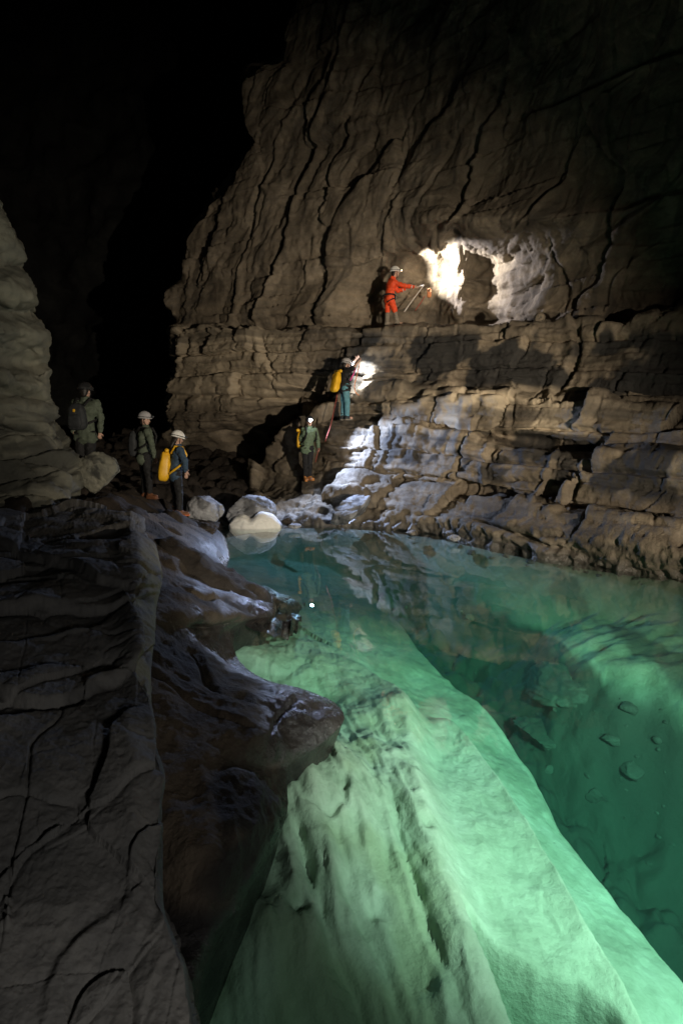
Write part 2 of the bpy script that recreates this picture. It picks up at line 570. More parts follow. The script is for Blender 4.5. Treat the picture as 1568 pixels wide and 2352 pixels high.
    dU += 0.18 * fbm(np.stack([al2 / 1.1, nn / 1.1, z / 1.4], -1), 5, 21)
    zk2 = zu / 0.33 + 0.8 * perlin(np.stack([a * 0.3, nn * 0.2, zu * 0.6], -1), 165)
    k2_ = np.floor(zk2)
    hb2 = 1 - sstep(5.0, 9.5, z)
    dU += (0.05 + 0.06 * hb2) * perlin(np.stack([a * 0.5 + k2_ * 3.7, 0.5 + 0 * a, k2_ * 1.77 + 0.5], -1), 167) * 2 - 0.035 * hb2 * np.exp(-((zk2 - k2_) / 0.09) ** 2)
    dU += 0.030 * fbm(np.stack([al2 / 0.2, nn / 0.2, z / 0.45], -1), 3, 61, ridged=True)
    # lower wall: beds that dip to the right, split into blocks
    zb = z + 0.055 * a + 0.16 * warp
    def h01(i_, j_, sd):
        return (_hash(i_.astype(np.int32), j_.astype(np.int32), np.zeros(len(i_), np.int32), sd) & np.uint32(4095)).astype(np.float32) / 4095
    dL = np.zeros(len(p), np.float32)
    for hb, wb, amp, jd, sd in ((0.70, 2.6, 0.46, 0.11, 201), (0.30, 1.5, 0.15, 0.045, 211), (0.12, 0.6, 0.04, 0.015, 221)):
        zq = zb / hb + 0.55 * perlin(np.stack([a * 0.22 / wb * 2, nn * 0.2, zb * 0.9 / hb * 0.5], -1), sd) + 0.10 * perlin(p * 2.5, sd + 4)
        kb = np.floor(zq)
        fr = zq - kb
        wk = wb * (0.6 + 0.9 * h01(kb, kb * 0, sd + 1))
        aq = (a - 0.45 * z) / wk + 9 * h01(kb, kb * 0 + 3, sd + 2) + 0.12 * perlin(p * 1.7, sd + 5)
        jb = np.floor(aq)
        fa = aq - jb
        ej = np.minimum(fa, 1 - fa) * wk
        if hb < 0.5:
            amp = amp * (0.25 + 1.1 * sstep(-0.15, 0.3, perlin(p * np.array([0.35, 0.35, 0.8]), sd + 9)))
        dL += amp * (h01(jb, kb, sd + 3) - 0.5) + amp * 0.5 * (fr - 0.5) * (h01(jb, kb, sd + 6) - 0.35) + amp * 0.5 * (fa - 0.5) * (h01(jb, kb, sd + 7) - 0.5)
        dL -= jd * np.exp(-(ej / 0.035) ** 2) * (h01(jb, kb, sd + 8) > 0.35) + jd * np.exp(-(np.minimum(fr, 1 - fr) * hb / 0.03) ** 2)
    bed = fbm(np.stack([a * 0.12, nn * 0.1, zb / 0.16], -1), 3, 43)
    dL += 0.05 * bed + 0.20 * fbm(p * 0.8, 4, 45) + 0.022 * fbm(p * 5.0, 3, 49, ridged=True)
    # towards the water the beds give way to rounded knobbly rock
    base = sstep(0, 1, (fy - (1125 + 0.13 * np.clip(fx - 760, -400, 900))) / 45.0)
    dB = 0.34 * fbm(p * 0.85, 4, 71) + 0.10 * fbm(p * 3.2, 4, 75, ridged=True)
    dL = dL * (1 - base) + dB * base
    nm = sstep(925, 985, fx) * (1 - sstep(1180, 1300, fx)) * sstep(540, 585, fy) * (1 - sstep(722, 738, fy))
    dU += nm * (0.07 * fbm(np.stack([(a - 0.25 * z) / 0.30, nn / 0.5, z / 1.3], -1), 4, 301, ridged=True) + 0.05 * fbm(p * 4.0, 3, 305))
    d = dU * wu + dL * (1 - wu)
    d += -0.12 * np.exp(-(((fx - 812) / 42) ** 2 + ((fy - 895) / 60) ** 2) ** 2)
    d = np.where((fx > 690) & (fx < 735) & (fy > 1085) & (fy < 1125), d * 0.25, d)

    wv2 = fbm(p * 1.6, 3, 101)
    wv3 = fbm(p * 0.8, 2, 107)

    def groove(pts, w, depth, taper=True):
        m = (fx > min(q[0] for q in pts) - 5 * w) & (fx < max(q[0] for q in pts) + 5 * w)
        dist, sd, al_ = polydist(fx[m] + 14 * warp[m] + 9 * wv2[m], fy[m], pts)
        w = w * (0.55 + 0.5 * np.clip(0.6 + wv3[m] * 2.0, 0, 1.5))
        g = np.exp(-(dist / w) ** 2) * (np.sin(np.clip(al_, 0.02, 0.98) * math.pi) ** 0.4 if taper else 1)
        d[m] -= np.where(fy[m] < 742, 0.30, 0.62) * depth * g * np.clip(0.55 + 1.6 * wv3[m], 0.1, 1.3)
        d[m] += 0.22 * depth * np.exp(-((dist - 2.2 * w) / (1.6 * w)) ** 2) * (sd < 0)
    groove([(560, 745), (574, 737), (600, 670), (627, 616), (657, 524), (680, 426), (718, 319), (748, 228), (786, 114), (817, 23)], 7, 0.75)
    groove([(500, 752), (520, 735), (548, 600), (574, 486), (619, 380), (650, 290)], 5, 0.45)
    groove([(700, 735), (741, 700), (770, 660), (802, 600), (815, 520)], 4, 0.3)
    groove([(1000, 545), (1045, 486), (1070, 400), (1083, 357), (1120, 260), (1150, 190), (1175, 90)], 8, 0.7)
    groove([(1180, 520), (1212, 486), (1273, 426), (1330, 300), (1356, 251)], 5, 0.4)
    groove([(1340, 560), (1387, 532), (1440, 490), (1501, 456), (1568, 380)], 6, 0.45)
    groove([(1290, 720), (1296, 654), (1275, 600), (1260, 560)], 5, 0.35)
    groove([(870, 740), (868, 690), (872, 640), (880, 560), (905, 470)], 5, 0.35)
    groove([(450, 700), (470, 600), (500, 500)], 4, 0.3)
    groove([(1385, 700), (1400, 640), (1440, 590), (1500, 560)], 5, 0.35)
    # lower wall, named joints and undercuts
    # the dark gully that runs down to the left below the ledge
    gd, gs, ga = polydist(fx + 20 * warp + 14 * wv2, fy, [(800, 850), (750, 880), (665, 940), (575, 1010), (490, 1090), (430, 1150)])
    d -= (1.9 * np.exp(-(gd / (26 + 34 * ga)) ** 2)) * sstep(0, 0.15, ga) * (0.6 + 0.5 * ga)
    gd, gs, ga2 = polydist(fx + 20 * warp + 14 * wv2, fy, [(800, 905), (740, 955), (670, 1010), (605, 1065), (545, 1120)])
    d += 0.75 * np.exp(-(gd / 34) ** 2) * np.sin(np.clip(ga2, 0.05, 0.95) * math.pi)
    gully = np.exp(-(gd / (30 + 60 * ga)) ** 2) * sstep(0.05, 0.3, ga)
    groove([(590, 760), (600, 820), (640, 880)], 5, 0.3)
    groove([(428, 770), (415, 830)], 5, 0.3)
    groove([(1310, 745), (1320, 800), (1300, 860), (1270, 905)], 6, 0.4)
    groove([(1180, 885), (1172, 930), (1168, 985)], 4, 0.25)
    groove([(1100, 885), (1105, 940), (1100, 975)], 2.5, 0.15)
    groove([(1275, 1040), (1240, 1140)], 6, 0.4)
    groove([(1335, 1060), (1315, 1150)], 5, 0.35)
    groove([(1130, 1020), (1110, 1110)], 5, 0.3)
    groove([(1060, 1010), (1040, 1095)], 4, 0.25)
    groove([(868, 980), (855, 1070)], 4, 0.3)
    groove([(905, 985), (885, 1075)], 4, 0.25)
    groove([(750, 1015), (800, 1025), (830, 1022)], 3, 0.2)
    groove([(755, 1048), (810, 1058), (850, 1062)], 3, 0.2)
    groove([(1020, 1180), (1100, 1195), (1200, 1235), (1320, 1275)], 4, 0.25)
    d = d.reshape(nr, nc)
    Wd = Wd + nrm * d[..., None]
    me = mesh_from('cave_cliff', Wd, grid_faces(nr, nc, flip=True))
    p = Wd.reshape(-1, 3)
    # mineral coatings and some painted shade: black manganese film on the face below the ledge, tan calcite on the pale band
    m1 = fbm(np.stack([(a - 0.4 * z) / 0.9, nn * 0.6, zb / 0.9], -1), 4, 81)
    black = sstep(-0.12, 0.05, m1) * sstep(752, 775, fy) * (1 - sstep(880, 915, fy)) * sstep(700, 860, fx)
    black = np.maximum(black, sstep(-0.2, 0.0, m1) * sstep(1250, 1340, fx) * sstep(745, 775, fy) * (1 - sstep(905, 950, fy)))  # right end of the face: overhang shadow painted in with the black
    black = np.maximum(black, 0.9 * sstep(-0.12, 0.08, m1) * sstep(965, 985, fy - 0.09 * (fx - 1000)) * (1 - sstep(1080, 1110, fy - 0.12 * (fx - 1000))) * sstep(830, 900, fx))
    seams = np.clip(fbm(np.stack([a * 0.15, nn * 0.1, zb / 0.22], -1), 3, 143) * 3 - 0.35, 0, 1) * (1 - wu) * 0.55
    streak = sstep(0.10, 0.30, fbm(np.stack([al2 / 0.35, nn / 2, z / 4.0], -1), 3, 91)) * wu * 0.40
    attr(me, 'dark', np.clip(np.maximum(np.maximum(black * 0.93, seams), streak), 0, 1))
    pale = np.exp(-(((fx - 1130) / 190) ** 2)) * sstep(880, 895, fy) * (1 - sstep(985, 1010, fy)) * sstep(-0.25, 0.1, m1 + 0.1)
    warmL = (1 - sstep(620, 720, fx)) * sstep(745, 760, fy) * (1 - sstep(900, 960, fy)) * 0.55
    attr(me, 'tint', np.clip(np.maximum(pale, warmL), 0, 1))
    wet = sstep(0.35, 0.0, p[:, 2]) * 0.9
    attr(me, 'wet', wet)
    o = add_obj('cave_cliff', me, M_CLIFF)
    tag(o, 'tall brown layered cave cliff rising over the far side of the green pool', 'cliff', kind='structure')
    return o


make_cliff()


# ------------------------------------------------------------------ side wall at the left edge of the picture
def make_side_wall():
    sil = np.array([(260, -90), (440, -14), (470, 0), (510, 22), (560, 45), (593, 56), (604, 50), (612, 42), (640, 66), (666, 80), (690, 87), (702, 83), (717, 66), (740, 92), (765, 105),
                    (790, 98), (800, 93), (816, 101), (835, 92), (852, 114), (900, 111), (916, 110), (928, 123), (954, 124), (992, 138), (1030, 158), (1066, 172), (1120, 185), (1200, 190), (1290, 190)], float)
    NR, NC, KW = 340, 160, 24
    y = np.linspace(260, 1290, NR)
    xs = np.interp(y, sil[:, 0], sil[:, 1])
    s = np.linspace(0, 1, NC)
    x = -420 + (xs[:, None] + 420) * s[None]
    inv = 0.17 + (0.112 - 0.17) * s[None] + 0.0 * x
    inv = inv + 0.016 * sstep(950, 1250, y)[:, None]
    notches = np.array([260, 440, 608, 717, 835, 920, 1010, 1300], float)
    k = np.clip(np.searchsorted(notches, y - 1e-3) - 1, 0, len(notches) - 2)
    q0 = P(x, np.broadcast_to(y[:, None], x.shape), 1 / inv).reshape(-1, 3)
    ys2 = y[:, None] + 0.22 * (xs[:, None] - x) + (34 * fbm(q0 * 0.8, 3, 31)).reshape(x.shape) * (1 - s[None] ** 3)
    k = np.clip(np.searchsorted(notches, ys2 - 1e-3) - 1, 0, len(notches) - 2)
    ph = (ys2 - notches[k]) / (notches[k + 1] - notches[k])
    amp = np.array([.5, .3, .45, .35, .5, .25, .2])[k]
    bul = np.sin(np.clip(ph, 0, 1) ** 1.6 * math.pi) ** 0.6
    D = 1 / inv - amp * bul * (1 - sstep(1000, 1060, y))[:, None] - 0.5 * (fbm(q0 * 0.5, 3, 37)).reshape(x.shape)
    th = np.linspace(0, math.pi / 2, KW + 1)[1:]
    wx = x[:, -1:] - 45 * (1 - np.cos(th))[None]
    wD = D[:, -1:] + 3.5 * np.sin(th)[None]
    x = np.concatenate([x, wx], 1)
    D = np.concatenate([D, wD], 1)
    D = gsmooth(gsmooth(D, 2, 0), 2, 1)
    yy = np.broadcast_to(y[:, None], x.shape)
    G = P(x, yy, D)
    nrm = grid_normals(G)
    if np.mean(nrm[:, :150, 1]) > 0:
        nrm = -nrm
    p = G.reshape(-1, 3)
    zb = p[:, 2] + 0.1 * p[:, 0]
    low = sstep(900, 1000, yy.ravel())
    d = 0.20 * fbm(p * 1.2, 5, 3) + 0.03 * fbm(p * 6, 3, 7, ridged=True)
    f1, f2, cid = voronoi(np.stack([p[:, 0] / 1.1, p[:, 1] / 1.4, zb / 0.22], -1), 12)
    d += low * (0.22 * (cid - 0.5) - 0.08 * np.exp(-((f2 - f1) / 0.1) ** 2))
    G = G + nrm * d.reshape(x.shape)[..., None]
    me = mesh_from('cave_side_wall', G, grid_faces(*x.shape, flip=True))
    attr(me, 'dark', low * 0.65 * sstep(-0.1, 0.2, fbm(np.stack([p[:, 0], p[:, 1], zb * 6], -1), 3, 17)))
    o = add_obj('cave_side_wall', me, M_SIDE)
    tag(o, 'pale grey bulging cave wall at the left edge behind the man in the green jacket', 'rock wall', kind='structure')


make_side_wall()


def make_back_wall():
    NR, NC = 150, 130
    y = np.linspace(-500, 1260, NR)[:, None]
    x = np.linspace(-500, 820, NC)[None]
    x, y = np.broadcast_arrays(x, y)
    D = 46 + 5 * ((x - 150) / 400.0) ** 2 * -1 + 0 * y
    D = np.clip(D, 38, 50)
    G = P(x, y, D)
    p = G.reshape(-1, 3)
    G[..., 1] += (2.2 * fbm(p * 0.25, 4, 4) + 0.5 * fbm(p * 1.2, 3, 8, ridged=True)).reshape(x.shape)
    o = add_obj('cave_back_wall', mesh_from('cave_back_wall', G, grid_faces(NR, NC, flip=True)), M_BACK)
    tag(o, 'black far wall of the cave passage fading into darkness', 'rock wall', kind='structure')


make_back_wall()


# ------------------------------------------------------------------ rocky ground behind the pool where the cavers stand
def rbf(ctrl, X, Y, smooth=0.0):
    c = np.asarray(ctrl, float)
    n = len(c)
    r = np.hypot(c[:, None, 0] - c[None, :, 0], c[:, None, 1] - c[None, :, 1])
    A = np.zeros((n + 3, n + 3))
    A[:n, :n] = -r + smooth * np.eye(n)
    A[:n, n] = 1
    A[:n, n + 1:] = c[:, :2]
    A[n:, :n] = A[:n, n:].T
    w = np.linalg.solve(A, np.concatenate([c[:, 2], [0, 0, 0]]))
    out = np.full(X.shape, w[n]) + w[n + 1] * X + w[n + 2] * Y
    for k in range(n):
        out -= w[k] * np.hypot(X - c[k, 0], Y - c[k, 1])
    return out


FEET = [(186, 1110, 10.4), (342, 1144, 12.0), (410, 1185, 11.7)]
GROUND_CTRL = [tuple(P(*f)) for f in FEET] + \
    [tuple(P(x, y, D)) for x, y, D in [(90, 1150, 9.2), (250, 1150, 9.0), (300, 1180, 8.6), (380, 1205, 9.6), (450, 1212, 11.6), (300, 1120, 13.5), (430, 1120, 14.5),
                                        (420, 1165, 13.2), (500, 1170, 14.0), (180, 1095, 15.0), (350, 1085, 18.0), (520, 1120, 16.5), (60, 1090, 12.0)]] + \
    [tuple(W(x, y, z)) for x, y, z in [(517, 1232, -.25), (500, 1215, -.1), (540, 1228, -.4), (600, 1225, -.5), (480, 1262, -.1), (545, 1262, -.7), (560, 1300, -.8), (620, 1280, -1.0), (640, 1340, -1.1), (600, 1400, -1.2), (520, 1330, -.7), (700, 1250, -.9)]]
GROUND_CTRL += [(-1, 22, 1.5), (-8, 22, 2.0), (-7, 8, 2.0), (-2.2, 7.0, 0.7)]


def make_ground():
    nx, ny = 250, 280
    X, Y = np.meshgrid(np.linspace(-9, -0.6, nx), np.linspace(6.5, 24, ny))
    Z = rbf(GROUND_CTRL, X, Y)
    Z = gsmooth(gsmooth(Z, 3, 0), 3, 1)
    p = np.stack([X, Y, Z], -1).reshape(-1, 3)
    f1, f2, cid = voronoi(np.stack([p[:, 0] / 0.9, p[:, 1] / 1.0, p[:, 2] / 3], -1), 51)
    d = 0.32 * (cid - 0.5) - 0.15 * np.exp(-((f2 - f1) / 0.12) ** 2) + 0.22 * fbm(p * 1.0, 4, 53) + 0.06 * fbm(p * 4, 3, 57, ridged=True)
    w = np.ones(len(p))
    for f in FEET:
        q = P(*f)
        w *= 1 - np.exp(-((p[:, 0] - q[0]) ** 2 + (p[:, 1] - q[1]) ** 2) / 0.30 ** 2)
    Z = Z + (d * w).reshape(Z.shape)
    G = np.stack([X, Y, Z], -1)
    me = mesh_from('rocky_ground', G, grid_faces(ny, nx))
    attr(me, 'dark', np.full(len(p), 0.55))
    attr(me, 'wet', sstep(0.35, 0.0, G.reshape(-1, 3)[:, 2]))
    attr(me, 'tint', np.zeros(len(p)))
    o = add_obj('rocky_ground', me, M_SLOPE)
    tag(o, 'dark rocky cave floor under the three cavers at left', 'ground', kind='structure')


make_ground()

# ------------------------------------------------------------------ foreground: shore block and the wet slope below it
EDGE = np.array([(1150, 325), (1175, 330), (1190, 338), (1221, 352), (1322, 372), (1394, 357), (1470, 356), (1552, 347), (1588, 352), (1690, 357), (1730, 367), (1785, 382), (1846, 372), (1948, 377),
                 (2070, 375), (2120, 385), (2167, 403), (2218, 428), (2330, 444), (2420, 455), (2700, 470)], float)
EDGE_IN = np.array([(1150, 290), (1175, 300), (1221, 312), (1322, 318), (1394, 306), (1440, 316), (1511, 319), (1552, 322), (1588, 343), (1690, 352), (1785, 376), (1846, 366), (2070, 369),
                    (2167, 396), (2218, 421), (2330, 437), (2700, 462)], float)
YD = np.array([(1100, 9.2), (1168, 7.6), (1250, 5.6), (1400, 4.05), (1600, 3.0), (1900, 2.2), (2352, 1.62), (2700, 1.3)], float)
SHORE = np.array([(1180, 440), (1226, 515), (1250, 522), (1282, 530), (1310, 518), (1327, 511), (1343, 566), (1368, 637), (1390, 622), (1414, 632), (1426, 618), (1434, 561), (1455, 538), (1480, 530), (1521, 550),
                  (1562, 602), (1588, 714), (1613, 770), (1649, 795), (1690, 760), (1720, 724), (1761, 653), (1800, 660), (1846, 663), (1890, 655), (1922, 637), (1980, 610), (2034, 576), (2091, 551), (2152, 500), (2213, 474),
                  (2260, 462), (2352, 452), (2700, 430)], float)


def Dblock(y):
    return 1 / np.interp(y, YD[:, 0], 1 / YD[:, 1])


def make_block():
    NR, NC, KE, KW = 560, 300, 40, 20
    ys = 1165 + (2640 - 1165) * np.linspace(0, 1, NR) ** 1.15
    top_x = np.array([(-400, 1172), (0, 1176), (60, 1188), (110, 1183), (170, 1163), (230, 1172), (300, 1180), (345, 1200), (480, 1215)], float)
    xin = gsmooth(np.interp(ys, EDGE_IN[:, 0], EDGE_IN[:, 1]), 3, 0)
    xout = gsmooth(np.interp(ys, EDGE[:, 0], EDGE[:, 1]), 3, 0)
    s = np.linspace(0, 1, NC)
    X = -330 + (xin[:, None] + 330) * s[None]
    se = np.linspace(0, 1, KE + 1)[1:]
    X = np.concatenate([X, xin[:, None] + (xout - xin)[:, None] * se[None]], 1)
    Y = np.broadcast_to(ys[:, None], X.shape).copy()
    # top outline of the block: squeeze rows so that the first one follows the outline
    ty = np.interp(X, top_x[:, 0], top_x[:, 1])
    wt = (1 - sstep(1165, 1330, ys))[:, None]
    Y = Y + (ty - 1165) * wt
    D = Dblock(Y)
    D = D * (1 - 0.10 * np.clip((xin[:, None] - X) / 600, 0, 1.2))
    ed = np.concatenate([np.zeros(NC), se])[None] * np.clip((xout - xin) / 40, 0.15, 1.2)[:, None]
    D = D + 0.42 * ed * (D / 4.0)
    # hidden skirts: right side falls away, top falls away behind
    th = np.linspace(0, 1, KW + 1)[1:]
    X = np.concatenate([X, X[:, -1:] - 30 * th[None] ** 2], 1)
    Y = np.concatenate([Y, np.repeat(Y[:, -1:], KW, 1)], 1)
    D = np.concatenate([D, D[:, -1:] + 0.9 * th[None] * (D[:, -1:] / 3)], 1)
    tk = np.linspace(1, 0, 24)[:-1, None]
    D = np.concatenate([D[:1] + 2.2 * tk, D], 0)
    Yt = Y[:1] + 26 * tk ** 2
    Y = np.concatenate([Yt, Y], 0)
    X = np.concatenate([np.repeat(X[:1], 23, 0), X], 0)
    D = gsmooth(gsmooth(D, 2, 0), 4, 1)
    G = P(X, Y, D)
    nr, nc = X.shape
    nrm = grid_normals(G)
    if np.mean(nrm[100:, :300, 2]) < 0:
        nrm = -nrm
    nrm = gsmooth(gsmooth(nrm, 3, 0), 3, 1)
    nrm /= np.linalg.norm(nrm, axis=-1, keepdims=True) + 1e-9
    p = G.reshape(-1, 3)
    fx, fy = X.ravel(), Y.ravel()
    dist_sc = np.clip(D.ravel() / 3.0, 0.6, 1.25)
    warp = fbm(p * 0.9, 3, 2)
    f1, f2, cid = voronoi(np.stack([p[:, 0] / 0.8 + warp, p[:, 1] / 1.4, p[:, 2] / 0.35 + warp], -1), 5)
    d = 0.050 * (cid - 0.5) - 0.012 * np.exp(-((f2 - f1) / 0.05) ** 2)
    f1, f2, cid = voronoi(np.stack([p[:, 0] / 1.1 + 0.6 * warp, p[:, 1] / 1.6, p[:, 2] / 0.6], -1), 8)
    ew_ = sstep(4, 70, np.interp(fy, EDGE_IN[:, 0], EDGE_IN[:, 1]) - fx)
    d += (0.13 * (cid - 0.5) + 0.10 * (0.5 - f1)) * ew_
    f1, f2, cid = voronoi(np.stack([p[:, 0] / 0.3 + 2 * warp, p[:, 1] / 0.5, p[:, 2] / 0.16], -1), 6)
    d += 0.008 * (cid - 0.5) - 0.002 * np.exp(-((f2 - f1) / 0.06) ** 2)
    d += 0.085 * fbm(p * 1.1, 3, 14) + 0.006 * fbm(p * 9, 4, 18, ridged=True) + 0.006 * fbm(p * 30, 3, 28)

    wob = 5.0 * fbm(np.stack([fx / 45, fy / 45, 0 * fx], -1), 3, 33)

    def lip(pts, h, under, L=70.0, Lu=26.0, w=3.0):
        """beds that end in a lip: the side to the left of the walking direction stands proud, the other side is undercut"""
        x0, x1 = min(q[0] for q in pts) - 150, max(q[0] for q in pts) + 150
        y0, y1 = min(q[1] for q in pts) - 150, max(q[1] for q in pts) + 150
        m = (fx > x0) & (fx < x1) & (fy > y0) & (fy < y1)
        dist, sd, al = polydist(fx[m], fy[m] + wob[m], pts)
        end = np.sin(np.clip(al, 0.03, 0.97) * math.pi) ** 0.35
        t = dist * sd
        up = sstep(-w, w, t) * np.exp(-np.maximum(t, 0) / L)
        dn = (1 - sstep(-w * 1.5, w * 0.3, t)) * np.exp(-np.maximum(-t, 0) / Lu)
        d[m] += end * (0.85 * h * up - 0.75 * under * dn) * dist_sc[m]

    def crack(pts, w, depth):
        x0, x1 = min(q[0] for q in pts) - 40, max(q[0] for q in pts) + 40
        m = (fx > x0) & (fx < x1)
        dist, sd, al = polydist(fx[m] + wob[m], fy[m], pts)
        d[m] -= 0.30 * depth * np.exp(-(dist / (0.6 * w)) ** 2) * np.sin(np.clip(al, 0.03, 0.97) * math.pi) ** 0.4 * dist_sc[m]
    lip([(-120, 1585), (0, 1590), (36, 1603), (107, 1608), (158, 1593), (204, 1572), (250, 1552), (296, 1531), (322, 1508)], 0.07, 0.05, 90, 34, 8)
    lip([(322, 1512), (326, 1470), (322, 1440), (311, 1399), (298, 1373)], 0.05, 0.03, 60, 20)
    lip([(-100, 1400), (51, 1394), (127, 1389), (204, 1384), (298, 1373)], 0.045, 0.05, 60, 24)
    lip([(0, 1250), (51, 1266), (102, 1277), (168, 1297), (224, 1333), (301, 1343)], 0.05, 0.06, 50, 16)
    lip([(120, 1228), (184, 1220), (240, 1210), (301, 1202)], 0.04, 0.035, 40, 14)
    lip([(-60, 1305), (20, 1322), (90, 1318), (160, 1330)], 0.03, 0.035, 40, 14)
    lip([(40, 1470), (120, 1462), (200, 1440), (270, 1412)], 0.012, 0.012, 40, 14)
    crack([(148, 1612), (140, 1640), (122, 1662), (90, 1690), (71, 1715), (66, 1786), (60, 1830), (51, 1870), (31, 1948), (20, 2050), (0, 2180)], 6, 0.10)
    crack([(62, 1400), (58, 1480), (48, 1520), (40, 1600)], 3, 0.025)
    crack([(138, 1300), (142, 1390)], 3, 0.03)
    crack([(220, 1632), (260, 1655), (336, 1668)], 4, 0.03)
    crack([(215, 1830), (214, 1720), (225, 1640)], 3, 0.02)
    lip([(372, 1890), (340, 1905), (318, 1925), (300, 1955), (296, 1985)], 0.035, 0.03, 30, 18)
    lip([(300, 2050), (275, 2078), (224, 2116), (180, 2150), (143, 2193), (110, 2260), (95, 2340)], 0.05, 0.01, 40, 60, 14)
    crack([(330, 1990), (290, 2035), (230, 2085), (160, 2140), (110, 2200)], 24, 0.025)
    lip([(330, 2330), (345, 2270), (367, 2213), (403, 2177)], 0.04, 0.012, 55, 30, 9)
    crack([(350, 1975), (362, 2000), (372, 2010)], 6, 0.06)
    lip([(160, 2560), (150, 2430), (165, 2330), (150, 2270)], 0.03, 0.01, 60, 40, 14)
    lip([(190, 1820), (205, 1812), (212, 1796), (215, 1770)], 0.015, 0.01, 20, 10)
    # three little knobs of rock on the far left edge of the block
    for kx, ky, kr in ((18, 2059, 8), (18, 2086, 8), (16, 2111, 9)):
        d += 0.035 * np.exp(-((fx - kx) ** 2 + (fy - ky) ** 2) / kr ** 2)
    d = d * (1 - 0.5 * sstep(0, 1, (fx - np.interp(fy, EDGE[:, 0], EDGE[:, 1])) / 10 + 1))
    G = G + nrm * d.reshape(nr, nc)[..., None]
    me = mesh_from('shore_block', G, grid_faces(nr, nc, flip=True))
    attr(me, 'dark', np.clip(0.25 * sstep(0.15, 0.35, fbm(p * 2.2, 4, 63)) + 0.5 * sstep(-3, 4, fx - np.interp(fy, EDGE_IN[:, 0], EDGE_IN[:, 1])) * sstep(1600, 1680, fy), 0, 1))  # edge strip darkened in colour to tone down its lit rim
    ins = np.interp(fy, EDGE_IN[:, 0], EDGE_IN[:, 1])
    attr(me, 'tint', sstep(-6, 10, fx - ins) * sstep(1230, 1290, fy) * (1 - sstep(1560, 1660, fy)) * sstep(-0.2, 0.2, fbm(p * 2.5, 3, 66) + 0.12))  # olive tint paints the light on the right-facing side facet
    o = add_obj('shore_block', me, M_BLOCK)
    tag(o, 'big dark grey layered rock block filling the lower left foreground', 'rock', kind='structure')


make_block()


